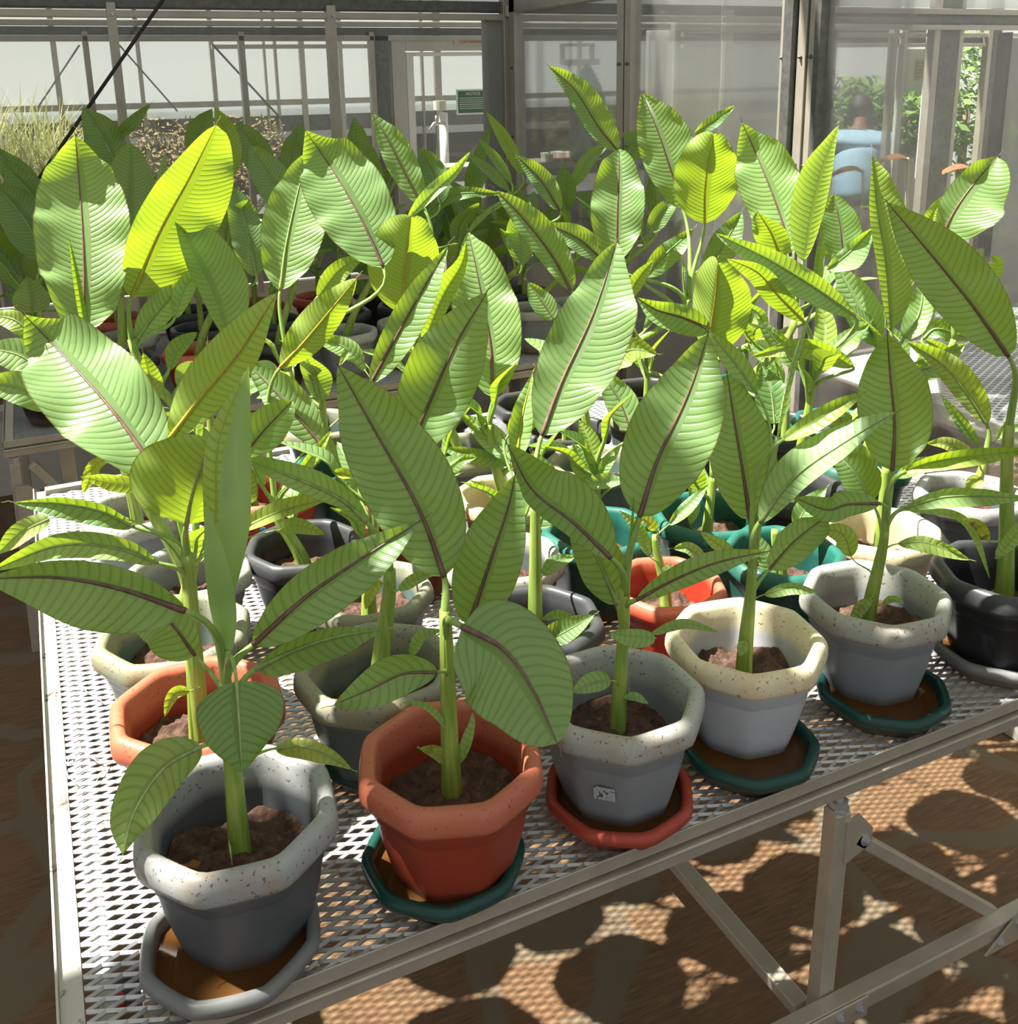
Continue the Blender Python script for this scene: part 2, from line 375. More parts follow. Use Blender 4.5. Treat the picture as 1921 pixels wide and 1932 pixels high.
b = MB(); hb(b, 950, 10, 31, ony(942, 20, YW)[0], ony(966, 20, YW)[0], YW-.08, .02); b.build('bracket', M['cream'], wb, bevel=.002)
b = MB(); b.span((XL, YW+.0, .42), (XR, YW+.006, zt)); structure('window_1', b, M['glass'])
b = MB(); hb(b, 300, -60, -8, XL, XR, YW, .02); b.build('upper_panel', M['panel'], wb)
# glazed side partition, perpendicular to the back wall
wr = empty('wall_right', (XP, 3, 0)); wr['kind'] = 'structure'
zc = onx(1000, 8, XP)[2]
for (p0, p1, mt, th, nm) in ((970, 980, 'alum', .05, 'mullion'), (1172, 1184, 'alum', .05, 'mullion'), (1184, 1187, 'black', .03, 'seal'), (1187, 1199, 'alum', .05, 'mullion'),
        (1480, 1491, 'alum', .05, 'mullion'), (1493, 1510, 'galv', .09, 'post'), (1512, 1528, 'alum', .05, 'mullion'), (1529, 1532, 'black', .03, 'seal'), (1533, 1545, 'alum', .05, 'mullion'), (1545, 1556, 'galv', .06, 'post')):
    top = 3.4
    b = MB(); vx(b, 150, p0, p1, 0, top, XP, th); o = b.build(nm, M[mt], wr, bevel=.003)
    if mt == 'alum' and p1-p0 > 9:
        y = (onx(p0, 150, XP)[1]+onx(p1, 150, XP)[1])/2; b = MB()
        for z in (1.2, 1.55, 1.9, 2.25): b.tube([(XP-.038, y, z), (XP-.028, y, z), (XP-.024, y, z)], [.003, .007, .008], 8)
        b.build('screw', M['galv'], o, smooth=True)
b = MB(); b.span((XP-.025, onx(1190, 150, XP)[1], zc-.03), (XP+.025, YW, zc+.04)); b.build('rail', M['alum'], wr, bevel=.003)
b = MB(); b.span((XP-.03, -.5, .0), (XP+.03, YW-.06, .10)); b.build('kerb', M['cream'], wr, bevel=.003)
b = MB(); b.span((XP-.03, -.5, .10), (XP+.03, YW-.06, .15)); b.build('rail', M['alum'], wr, bevel=.003)
y1 = onx(1365, 150, XP)[1]
b = MB(); b.span((XP-.003, y1+.001, .15), (XP+.003, YW-.05, 3.3)); structure('window_2', b, M['dirty'])
b = MB(); b.span((XP-.009, onx(1486, 150, XP)[1], .15), (XP-.004, y1+.012, 3.3)); structure('window_3', b, M['dirty'])
b = MB(); b.span((XP-.003, -.5, .15), (XP+.003, onx(1550, 150, XP)[1], 3.3)); structure('window_4', b, M['glass'])
# corridor wall behind the back wall
Y2 = 6.7
w2 = empty('wall_corridor', (0, Y2, 0)); w2['kind'] = 'structure'
b = MB(); hb(b, 300, 38, 49, XL-1, 12, Y2-.04, .04); b.build('rail', M['alum'], w2, bevel=.003)
b = MB(); hb(b, 300, 51, 66, XL-1, 12, Y2, .08); b.build('beam', M['galv'], w2, bevel=.003)
b = MB(); hb(b, 300, 67, 78, XL-1, 12, Y2-.04, .04); b.build('rail', M['alum'], w2, bevel=.003)
zz = ony(300, 60, Y2)[2]
for p0, p1, mt in ((160, 171, 'alum'), (452, 463, 'alum'), (697, 706, 'alum'), (706, 733, 'galv')):
    b = MB(); vb(b, 120, p0, p1, .5, zz, Y2-.03, .06); b.build('mullion' if mt == 'alum' else 'post', M[mt], w2, bevel=.003)
b = MB(); b.span((XL-1, Y2-.04, .0), (12, Y2+.04, .55)); b.build('low_wall', M['cream'], w2, bevel=.003)
b = MB(); b.span((XL-1, Y2, .55), (ony(733, 120, Y2)[0], Y2+.006, zz)); structure('window_5', b, M['glass'])
# containment door in the corridor wall
dx0, dx1 = ony(735, 120, Y2)[0], ony(985, 120, Y2)[0]; zd = ony(800, 70, Y2)[2]
dr = empty('door_1', (dx0, Y2, 0)); dr['kind'] = 'structure'
b = MB()
b.span((dx0, Y2-.05, 0), (dx0+.10, Y2+.03, zd)); b.span((dx1-.10, Y2-.05, 0), (dx1, Y2+.03, zd)); b.span((dx0+.10, Y2-.05, zd-.09), (dx1-.10, Y2+.03, zd)); b.build('door_frame', M['cream'], dr, bevel=.004)
gx0 = ony(778, 120, Y2)[0]; gz1 = ony(800, 106, Y2)[2]
b = MB(); b.span((dx0+.11, Y2-.03, .06), (gx0, Y2+.01, zd-.10)); b.span((gx0, Y2-.03, gz1), (dx1-.11, Y2+.01, zd-.10)); b.span((gx0, Y2-.03, .06), (dx1-.11, Y2+.01, .70)); b.span((dx1-.2, Y2-.03, .7), (dx1-.11, Y2+.01, gz1)); b.build('door_leaf', M['white'], dr, bevel=.004)
b = MB(); b.span((gx0, Y2-.012, .70), (dx1-.2, Y2-.008, gz1)); b.build('door_glass', M['glass'], dr)
b = MB(); b.span((XL-1, Y2+2.6, .0), (12, Y2+2.65, 1.62)); o = b.build('wall_far', M['darkgrey'])
o['kind'] = 'structure'
Y3 = Y2+2.5
w3 = empty('wall_outer', (0, Y3, 0)); w3['kind'] = 'structure'
b = MB(); b.span((-8, Y3+.04, 1.35), (16, Y3+.06, 3.6)); b.build('white_panel', M['panel'], w3)
zr = ony(300, 198, Y3)[2]
b = MB(); b.span((-8, Y3-.02, zr-.03), (16, Y3+.02, zr+.02)); b.build('rail', M['alum'], w3)
b = MB(); b.span((-8, Y3-.03, zr-.26), (16, Y3+.03, zr-.12)); b.build('rail', M['galv'], w3)
for p0, p1 in ((-60, -54), (103, 114), (262, 270), (400, 408), (500, 504), (520, 525), (567, 577), (640, 648), (795, 799), (820, 832), (1090, 1096)):
    b = MB(); vb(b, 150, p0, p1, .0, 3.6, Y3-.02, .04); b.build('mullion', M['alum'], w3)
for (a, c, Y) in (((150, 85), (70, 205), Y3-.1), ((225, 85), (335, 210), Y3-.1), ((400, 83), (545, 240), Y2+.6)):
    b = MB(); b.cyl(ony(*a, Y), ony(*c, Y), .008, 6); b.build('brace_rod', M['galv'], w3)
b = MB(); hb(b, 500, 84, 92, ony(400, 100, Y2+1.5)[0], ony(700, 100, Y2+1.5)[0], Y2+1.5, .03); b.build('rail', M['alum'], w3)
# corridor side behind the partition: pale far wall, door, posts, grey door leaf
X2 = 7.5
w4 = empty('wall_side', (X2, 4, 0)); w4['kind'] = 'structure'
b = MB(); b.span((X2, -2, 1.0), (X2+.05, 9.1, 3.8)); b.build('pale_panel', M['panel'], w4)
b = MB()
b.span((X2-.02, -2, 0), (X2+.06, 9.1, 1.0)); b.build('low_wall', M['grey'], w4)
for y in np.arange(-1.5, 9, 1.1): b = MB(); b.span((X2-.04, y, 0), (X2, y+.05, 3.8)); b.build('mullion', M['alum'], w4)
XQ = 4.3
w5 = empty('wall_passage', (XQ, 2, 0)); w5['kind'] = 'structure'
# passage posts are parallel to the back wall, in plane YQ
YQ = 3.9
for p0, p1, mt in ((1560, 1566, 'galv'), (1745, 1757, 'alum'), (1757, 1792, 'galv'), (1792, 1800, 'alum'), (1848, 1856, 'alum'), (1856, 1872, 'galv'), (1672, 1680, 'alum'), (1692, 1698, 'white'), (1742, 1747, 'white')):
    b = MB(); Y = YQ if p0 in (1560, 1745, 1757, 1792) else YQ+1.2
    vb(b, 200, p0, p1, .0, 3.3, Y, .05); b.build('post' if mt == 'galv' else 'mullion', M[mt], w5, bevel=.004)
b = MB(); xq0, xq1 = ony(1560, 60, YQ)[0], ony(2050, 60, YQ)[0]
hb(b, 1650, 27, 45, xq0, xq1, YQ, .07); b.build('beam', M['galv'], w5, bevel=.004)
b = MB(); hb(b, 1650, 46, 56, xq0, xq1, YQ-.04, .03); b.build('rail', M['alum'], w5, bevel=.003)
b = MB(); hb(b, 1650, 14, 26, xq0, xq1, YQ-.04, .03); b.build('rail', M['alum'], w5, bevel=.003)
b = MB(); hb(b, 1650, 62, 70, xq0, xq1+1, YQ+1.2, .03); b.build('rail', M['alum'], w5, bevel=.003)
b = MB(); hb(b, 1650, 71, 82, xq0, xq1+1, YQ+1.25, .05); b.build('beam', M['galv'], w5, bevel=.003)
b = MB(); hb(b, 1650, 83, 89, xq0, xq1+1, YQ+1.2, .03); b.build('rail', M['alum'], w5, bevel=.003)
b = MB(); hb(b, 1650, -40, 12, xq0, xq1, YQ, .02); b.build('upper_panel', M['panel'], w5)
d2 = empty('door_2', (0, YQ, 0)); d2['kind'] = 'structure'
b = MB(); vb(b, 200, 1888, 1990, .1, ony(1900, 70, 3.3)[2], 3.3, .04); b.build('door_leaf', M['grey'], d2, bevel=.006)
b = MB(); xe = ony(1887, 200, 3.3)[0]; b.span((xe-.02, 3.27, .1), (xe, 3.33, ony(1900, 70, 3.3)[2]+.02)); b.build('door_edge', M['black'], d2)
# white door of the corridor with a small window
d3 = empty('door_3', (0, Y2, 0)); d3['kind'] = 'structure'
Yd = 5.6
x0, x1 = ony(1690, 200, Yd)[0], ony(1748, 200, Yd)[0]; z1 = ony(1720, 92, Yd)[2]
b = MB(); b.span((x0, Yd-.02, 0), (x1, Yd+.02, z1)); b.build('door_leaf', M['cream'], d3, bevel=.004)
za, zb = ony(1735, 112, Yd)[2], ony(1735, 150, Yd)[2]; xa = ony(1722, 130, Yd)[0]
b = MB(); b.span((xa, Yd-.03, zb), (x1-.01, Yd-.02, za)); b.build('door_window', M['panel'], d3, bevel=.003)
b = MB()
for k in range(6): z = zb+(za-zb)*(k+.5)/6; b.span((xa+.01, Yd-.036, z-.012), (x1-.02, Yd-.03, z+.006))
b.build('louvre', M['wood'], d3)
# white upright cabinet door seen behind the partition
b = MB(); x0, x1 = ony(1224, 120, 5.6)[0], ony(1268, 120, 5.6)[0]; z1 = ony(1245, 57, 5.6)[2]
b.span((x0, 5.6, 0), (x1, 5.64, z1)); b.build('cabinet_tmp', M['lit_white'], None, bevel=.006)
o = bpy.data.objects['cabinet_tmp']; o.name = 'white_panel_door'; tag(o, 'tall bright white panel standing upright behind the glass partition', 'panel')
hd = MB(); hd.span((x0+.03, 5.585, 1.1), (x0+.05, 5.599, 1.35)); hd.build('handle', M['alum'], None, bevel=.003)
hh = bpy.data.objects['handle']; hh.parent = o
b = MB(); b.span((ony(1272, 120, 6.05)[0], 6.05, 0), (ony(1545, 120, 6.05)[0], 6.1, 3.1)); o = b.build('wall_inner', M['grey']); o['kind'] = 'structure'
o.hide_render = False
# ---------------------------------------------------------------- roof: glazing bars, plus added sheets out of view that shade the benches
rf = empty('ceiling', (0, 0, 3.6)); rf['kind'] = 'structure'
b = MB()
for y in np.arange(-2, 6, 1.25): b.span((-4, y-.03, 3.55), (9, y+.03, 3.63))
b.build('roof_bar', M['alum'], rf)
SHADE = [((-6, 3.95), (XP+.3, 6.6)), ((-7, 1.92), (-1.66, 3.95))]  # extents of added dark sheets shading the rear bench and left aisle floor
b = MB(); cs = .05
HOLES = []  # openings in the added sheet, aimed to drop sun patches on chosen spots
for px_, py_, z_, r_ in ((330, 1710, .775, .045), (722, 1640, .78, .05), (615, 1500, .95, .03), (985, 1430, .95, .035), (866, 1528, .95, .02), (1255, 1405, .95, .03), (1555, 1205, .95, .03), (1785, 1130, .95, .03), (300, 1640, .95, .03),
        (540, 1450, .92, .035), (930, 1865, 0, .07), (1400, 1850, 0, .06), (690, 1900, 0, .10), (1780, 1530, 0, .12), (1850, 1640, 0, .09), (1690, 1660, 0, .07), (1310, 1870, 0, .05), (1560, 1520, .95, .02), (1480, 1200, .95, .05), (1650, 1060, 1.1, .06), (1760, 880, 1.2, .06), (740, 900, 1.2, .05), (1290, 760, 1.4, .05)):
    q = onz(px_, py_, z_); k_ = (3.64-z_)/SUND.z; HOLES.append((q[0]+SUND.x*k_, q[1]+SUND.y*k_, r_))
for i in range(int(8/cs)):
    for j in range(86):
        x, y = -4.2+i*cs, -1.95+j*cs
        if j >= 76 and not (-1.0 < x < -.66 and y < 2.2): continue  # extra strip of the added sheet, shades the floor under the bench
        if any((x+cs/2-q[0])**2+(y+cs/2-q[1])**2 < q[2]**2*(1+.8*noise.noise(Vector((x*11, y*11, 1.)))) for q in HOLES): continue
        if noise.noise(Vector((x*4.2, y*4.2, 2.7)))+.35*noise.noise(Vector((x*9, y*9, 8.))) < .66: b.add([(x, y, 3.64), (x+cs, y, 3.64), (x+cs, y+cs, 3.64), (x, y+cs, 3.64)], [(0, 1, 2, 3)])
o = b.build('added_shade_sheet', M['shade'], rf)
for (a, c) in SHADE:
    b = MB(); b.span((a[0], a[1], 3.66), (c[0], c[1], 3.665)); b.build('added_dark_shade_sheet', M['shade_dark'], rf)
# ================================================================= BENCHES
def expanded(x0, x1, y0, y1, z, lw=.046, sw=.0185, w=.0046, t=.0022):
    nx = int((x1-x0)/(lw/2)); ny = int((y1-y0)/sw); V = []; Fs = []; n = 0
    xs = x0+np.arange(nx+1)*lw/2
    for j in range(ny+1):
        for sgn in (0, 1):
            ph = (np.arange(nx+1)+j*0) % 2
            yy = y0+j*sw+(ph*sw/2 if sgn == 0 else -ph*sw/2)+sw/4*(1 if sgn == 0 else -1)*0
            tilt = .0011
            for dy, dz in ((-w/2, -tilt-t/2), (w/2, tilt-t/2), (w/2, tilt+t/2), (-w/2, -tilt+t/2)):
                V.append(np.stack([xs, yy+dy, np.full(nx+1, z+dz)], 1))
            m_ = nx+1
            for k in range(4):
                a = n+k*m_; b_ = n+((k+1) % 4)*m_
                Fs += [(a+i, a+i+1, b_+i+1, b_+i) for i in range(nx)]
            n += 4*m_
    mb = MB(); mb.add(np.concatenate(V), Fs); return mb
def hexbolt(mb, c, ax, r=.007, h=.006):
    c = np.array(c, float); ax = np.array(ax, float); mb.tube([c, c+ax*h], r, 6); mb.tube([c-ax*.0005, c+ax*.0012], r*1.5, 12); mb.tube([c+ax*h, c+ax*(h+.003)], r*.5, 8)
ZT = .745
def bench(x0, x1, y0, y1, label, front_detail=True, legs=()):
    t = empty('potting_bench', ((x0+x1)/2, (y0+y1)/2, 0), label, 'bench')
    expanded(x0+.032, x1-.02, y0+.012, y1-.02, ZT).build('mesh_top', M['mesh'], t)
    b = MB(); zl = .76
    b.span((x0, y0, .7375), (x1, y0+.003, zl)); b.span((x0, y0+.003, .7375), (x1, y0+.03, .7405)); b.build('front_rail', M['bench'], t, bevel=.001)
    b = MB(); b.span((x0, y0-.004, .705), (x1, y0+.020, .731)); b.span((x0, y0-.009, .727), (x1, y0-.003, .7325)); b.span((x0, y0+.010, .731), (x1, y0+.016, .7375)); b.build('lower_front_rail', M['bench'], t, bevel=.002)
    b = MB(); b.span((x0, y0, ZT-.02), (x0+.003, y1, zl)); b.span((x0+.003, y0+.003, ZT-.003), (x0+.031, y1, ZT+.003)); b.build('side_rail', M['white_rail'] if front_detail else M['bench'], t, bevel=.001)
    b = MB(); b.span((x0+.042, y0+.03, .700), (x0+.064, y1, .730)); b.build('side_tube', M['white_rail'] if front_detail else M['bench'], t, bevel=.002)
    b = MB(); b.span((x1-.03, y0+.003, ZT-.02), (x1, y1, zl)); b.span((x0+.03, y1-.03, ZT-.02), (x1-.03, y1, zl)); b.build('rear_rail', M['bench'], t, bevel=.001)
    for y in np.arange(y0+.45, y1, .5): b = MB(); b.span((x0+.07, y-.012, .705), (x1-.03, y+.012, .735)); b.build('cross_tube', M['bench'], t, bevel=.002)
    return t
bm_ = bench(-.093, 2.16, 1.042, 2.95, 'long silver expanded-metal bench carrying the front rows of octagonal pots')
def leg_set(t, x, y, sy=1, dirx=1, dz=0):
    top = .675
    b = MB(); b.cyl((x, y, top-.01), (x, y, .712), .0085, 12); b.build('levelling_rod', M['mesh'], t, smooth=False)
    b = MB(); b.tube([(x, y, .680), (x, y, .694)], .0165, 6); b.tube([(x, y, .675), (x, y, .680)], .019, 6); b.build('lock_nut', M['mesh'], t)
    b = MB(); b.bar((x-.016*dirx, y+.000*sy, 0.0), (x, y, top), .032, .032, (0, 1, 0)); o = b.build('leg', M['bench'], t, bevel=.003)
    return o
lx, ly = 1.078, 1.05
leg_set(bm_, lx, ly)
zb_ = .30
b = MB(); b.bar((.25, ly-.032, zb_), (2.1, ly-.032, zb_), .030, .034); b.build('crossbeam', M['bench'], bm_, bevel=.003)
# plate with bolts joining leg and crossbeam
b = MB(); b.span((lx-.075, ly-.053, zb_-.022), (lx+.050, ly-.049, zb_+.020)); o = b.build('joint_plate', M['bench'], bm_, bevel=.002)
for dx in (-.055, -.012, .03): b = MB(); hexbolt(b, (lx+dx, ly-.053, zb_+.002+dx*.03), (0, -1, 0)); b.build('bolt', M['mesh'], o)
# gusset at the head of the leg
b = MB(); g = [(lx+.004, .66), (lx+.03, .668), (lx+.062, .63), (lx+.062, .60), (lx+.004, .578)]
v = [(x, ly-.020, z) for x, z in g]+[(x, ly-.016, z) for x, z in g]; b.add(v, [(0, 1, 2, 3, 4), (9, 8, 7, 6, 5)]+[(i, (i+1) % 5, 5+(i+1) % 5, 5+i) for i in range(5)])
o = b.build('gusset_plate', M['bench'], bm_)
b = MB(); hexbolt(b, (lx+.048, ly-.020, .612), (0, -1, 0), .008); b.build('bolt', M['mesh'], o)
b = MB(); b.bar((lx+.03, ly-.005, .618), (1.50, ly-.005, .285), .022, .030, (0, 1, 0)); b.build('diagonal_brace', M['bench'], bm_, bevel=.003)
b = MB(); v = [(1.415, .27), (1.50, .335), (1.565, .325), (1.54, .272)]; v = [(x, ly-.055, z) for x, z in v]+[(x, ly-.051, z) for x, z in v]
b.add(v, [(0, 1, 2, 3), (7, 6, 5, 4)]+[(i, (i+1) % 4, 4+(i+1) % 4, 4+i) for i in range(4)]); o = b.build('joint_plate', M['bench'], bm_)
for x, z in ((1.45, .288), (1.497, .313), (1.52, .293)): b = MB(); hexbolt(b, (x, ly-.055, z), (0, -1, 0)); b.build('bolt', M['mesh'], o)
b = MB(); b.bar((lx-.02, ly+.03, .245), (lx-.02, 2.9, .245), .034, .026); b.build('floor_beam', M['bench'], bm_, bevel=.003)
leg_set(bm_, lx, 2.88); leg_set(bm_, .02, 1.2); leg_set(bm_, .02, 2.85); leg_set(bm_, 2.05, 1.1); leg_set(bm_, 2.05, 2.85)
bb = bench(-.175, 2.2, 3.42, 4.7, 'grey expanded-metal bench across the aisle, under the shaded rear plants', False)
leg_set(bb, -.15, 3.45); leg_set(bb, .75, 3.45); leg_set(bb, 1.6, 3.45); leg_set(bb, -.15, 4.6)
b = MB(); b.bar((-.10, 3.45, .66), (.22, 3.45, .18), .03, .03, (0, 1, 0)); b.build('diagonal_brace', M['bench'], bb, bevel=.003)
b = MB(); b.span((-.02, 3.5, .25), (.03, 3.53, .70)); b.build('hanger_bar', M['bench'], bb, bevel=.003)
g = [(-.16, .60), (-.12, .60), (.02, .48), (.02, .40), (-.16, .40)]; b = MB(); v = [(x, 3.425, z) for x, z in g]+[(x, 3.43, z) for x, z in g]
b.add(v, [(0, 1, 2, 3, 4), (9, 8, 7, 6, 5)]+[(i, (i+1) % 5, 5+(i+1) % 5, 5+i) for i in range(5)]); b.build('gusset_plate', M['bench'], bb)
# bench beyond the glass on the right
t = empty('potting_bench', (4.6, 4.4, 0), 'empty grey mesh bench seen through the glass partition on the right', 'bench')
expanded(2.7, 7.0, 1.9, 3.6, ZT, .06, .03, .007).build('mesh_top', M['mesh'], t)
for a_, c_ in (((2.68, 1.87, .70), (7.0, 1.9, .76)), ((2.68, 3.6, .70), (7.0, 3.63, .76)), ((2.68, 1.9, .70), (2.71, 3.6, .76))): b = MB(); b.span(a_, c_); b.build('edge_rail', M['bench'], t)
for x in (2.75, 4.6, 6.8):
    for y in (1.95, 3.55): b = MB(); b.span((x-.02, y-.02, 0), (x+.02, y+.02, .70)); b.build('leg', M['bench'], t)
# ================================================================= POTS AND PLANTS
ZB = .755                                    # underside of a pot standing in its saucer
def make_pot(t, x, y, z, ph, kind, scale=1.):
    s = scale; b = MB()
    prof = [(.076, .0), (.083, .003), (.085, .013), (.0865, .016), (.094, .040), (.106, .085), (.1125, .122), (.1135, .126), (.1165, .129), (.1195, .151), (.121, .155),
            (.129, .154), (.1345, .158), (.1365, .166), (.136, .180), (.133, .189), (.127, .1945), (.120, .195), (.1135, .192), (.110, .184), (.1075, .165), (.103, .13), (.098, .10)]
    octlathe(b, (x, y, z), [(r*s, h*s, .93 if h < .127 else 1.) for r, h in prof], ph)
    o = b.build('pot', POTC[kind], t, smooth=True); return o
def make_soil_disc(t, x, y, z, ph, R=.101, seed=0, amp=.010):
    b = MB(); seg = 72; rings = 22; V = [(x, y, z+amp)]; 
    rr = octr(np.linspace(0, 2*np.pi, seg, endpoint=False), 26, ph)
    for i in range(1, rings+1):
        r = R*i/rings
        for j in range(seg):
            a = 2*np.pi*j/seg; q = 1+(rr[j]-1)*(i/rings)
            px, py = x+r*q*math.cos(a), y+r*q*math.sin(a)
            h = amp*2.6*noise.noise(Vector((px*14, py*14, seed)))+amp*1.2*noise.noise(Vector((px*50, py*50, seed+3)))+amp*.4*noise.noise(Vector((px*130, py*130, seed+5)))
            V.append((px, py, z+h+amp*(1-i/rings)))
    Fc = [(0, 1+j, 1+(j+1) % seg) for j in range(seg)]
    for i in range(rings-1):
        Fc += [(1+i*seg+j, 1+(i+1)*seg+j, 1+(i+1)*seg+(j+1) % seg, 1+i*seg+(j+1) % seg) for j in range(seg)]
    b.add(V, Fc); return b.build('soil', M['soil'], t, smooth=False)
def saucer(x, y, ph, kind, label, s=1., z=.747, wcol=True, name='plant_saucer'):
    t = empty(name, (x, y, z), label, 'saucer')
    b = MB(); prof = [(.088, .0), (.096, .001), (.103, .010), (.106, .020), (.109, .025), (.115, .024), (.121, .027), (.1235, .033), (.1225, .040), (.117, .045), (.110, .0455), (.1055, .042), (.104, .034), (.100, .014), (.092, .006)]
    octlathe(b, (x, y, z), [(r*s, h) for r, h in prof], ph, cap1=True, sh=20.)
    b.build('dish', POTC[kind], t, smooth=True)
    if wcol:
        b = MB(); octlathe(b, (x, y, z), [(.1035*s, .026), (.001, .0262)], ph, cap0=False, sh=20.); b.build('water', M['water'], t, smooth=True)
    return t
NS = [0]
def leaf(P, pts, wl, wr, db=0., dt=0., fl=14, fr=14, a=.40, curl=12, tip=20, rib='rib', col=(1, 1, 1, 1), stalk=True, wav=1.5, hook=.0, plain=0, R=38, C=7, pb=.56, pt=.72, sr=.0042, att=None):
    """midrib given base -> tip; wl, wr = widths (px in the photograph) left / right of that direction; db, dt = metres nearer (-) or farther (+) than the stem"""
    NS[0] += 1; sd = NS[0]; rng = random.Random(sd)
    D = P['D']; k = len(pts); Q = []
    for i, p in enumerate(pts):
        u = i/(k-1); d = p[2] if len(p) > 2 else db+(dt-db)*u**1.2
        Q.append(ond(p[0], p[1], D+d))
    mid = spline(Q, R); L = np.sum(np.linalg.norm(np.diff(mid, axis=0), axis=1))
    if hook: # tip curls over toward the viewer
        u = np.linspace(0, 1, R); vv = (CAMP-mid)/np.linalg.norm(CAMP-mid, axis=1)[:, None]
        mid = mid+vv*(hook*np.clip((u-.72)/.28, 0, 1)**2)[:, None]
    zc_ = (Q[k//2]-CAMP)@cf; px = zc_/F
    T = np.gradient(mid, axis=0); T /= np.linalg.norm(T, axis=1)[:, None]
    view = CAMP-mid; view /= np.linalg.norm(view, axis=1)[:, None]
    N0 = view-T*np.sum(view*T, axis=1)[:, None]; N0 /= np.linalg.norm(N0, axis=1)[:, None]
    LF = np.cross(N0, T)
    s = np.linspace(0, 1, R)
    w = np.where(s < a, np.sin(np.pi/2*np.clip(s/a, 0, 1))**pb, np.cos(np.pi/2*np.clip((s-a)/(1-a), 0, 1))**pt)
    w = np.maximum(w, .012)
    V = []; vein = []; U = []; SS = []
    W = {}
    for side, wp, f in ((1, wl, fl), (-1, wr, fr)): W[side] = wp*px/max(.25, math.cos(math.radians(f)))
    pitch = .0125 if L > .12 else .009
    p1, p2, p3 = rng.random()*6, rng.random()*6, rng.random()*6
    us = list(np.linspace(1, 0, C))[:-1]+[0]+list(np.linspace(0, 1, C))[1:]; sides = [1]*(C-1)+[1]+[-1]*(C-1)
    for i in range(R):
        tp = tip*max(0, (s[i]-.62)/.38)**1.5
        # integrate the arc of each half blade
        for side, f in ((1, fl), (-1, fr)):
            ang = math.radians(f); x = y = 0.; row = [(0, 0)]
            for c in range(1, C):
                sg = 1 if f >= 0 else -1
                ang = math.radians(f+sg*(curl+tp)*((c-.5)/(C-1))+sg*tp*.5); st = W[side]*w[i]/(C-1)
                x += math.cos(ang)*st; y += math.sin(ang)*st; row.append((x, y))
            if side == 1: rowL = row
            else: rowR = row
        rows = [(q, 1, u) for q, u in zip(rowL[::-1], np.linspace(1, 0, C))]+[(q, -1, u) for q, u in zip(rowR[1:], np.linspace(0, 1, C)[1:])]
        for (x, y), sg, u in rows:
            wv = wav*.0040*u*u*min(1, w[i]*1.5)*(math.sin(s[i]*L/.021+p1+sg)+.8*math.sin(s[i]*L/.034*1.3+p2-sg*2)+.5*math.sin(s[i]*L/.011+p3))*(W[sg]/.05)**.5
            v = mid[i]+LF[i]*sg*x+N0[i]*(y+wv)+T[i]*(wv*.6)
            V.append(v); U.append(sg*u); SS.append(s[i])
            vein.append((s[i]*L-.22*abs(x)-.5*x*x/max(.02, W[sg]))/pitch+(40 if sg > 0 else 0))
    n = 2*C-1; fs = [(i*n+j, i*n+j+1, (i+1)*n+j+1, (i+1)*n+j) for i in range(R-1) for j in range(n-1)]
    b = MB(); b.add(V, fs); b.att = dict(vein=(np.array(vein)*.0+.25 if plain else vein), uu=(np.array(U)*.0+.5+.47*(np.abs(U) > .999) if plain else U), ss=SS)
    o = b.build('leaf', M['leaf'], P['root'], smooth=True); o.color = col
    if rib:
        b = MB(); rr = np.interp(s, [0, .3, .8, 1], [sr, sr*.62, sr*.32, sr*.12])*(1 if L > .15 else .6)
        off = N0*(rr*.35)[:, None]
        b.tube(mid+off, rr, 6)
        e = mid[-1]+off[-1]; q = [e]
        for c in range(1, 5): q.append(e+T[-1]*.005*c*min(1, L/.2)+np.array([rng.uniform(-1, 1), rng.uniform(-1, 1), rng.uniform(-.2, 1)])*.0012*c)
        b.tube(q, np.linspace(rr[-1]+.0004, .0003, 5), 5)
        b.build('midrib', M[rib], o, smooth=True)
    if stalk:
        B = mid[0]; S0 = P['stem']; z = S0[:, 2]; hd = np.linalg.norm(S0[-1][:2]-B[:2])
        if att is not None: za = att*(z[-1]-z[0])+z[0]
        else: za = min(z[-1], max(z[0]+.015, B[2]-.55*hd-.02))
        i = np.argmin(np.abs(z-za)); A = S0[i]; dist = np.linalg.norm(B-A)
        up = np.array([0, 0, 1.]); tdir = T[0]
        c = bez(A-up*.01, A+up*dist*.42, B-tdir*dist*.33, B+tdir*.004, 14)
        b = MB(); b.tube(c, np.linspace(min(.0085, sr*1.9), sr*.95, 14)*(1 if L > .15 else .55), 8, flat=.85); b.build('leaf_stalk', M['stalk'], o, smooth=True)
    return o
N = (1, 1, 1, 1); DK = (.62, .72, .66, 1); YG = (1.5, 1.25, .7, 1); PL = (1.5, 1.4, 1.7, 1); SP = (1.2, 1.0, .7, .45); YL = (2.2, 1.5, .6, .25); LT = (1.25, 1.2, 1.1, 1)  # DK: darker leaf tint; on the rear bench it puts shade into the colour
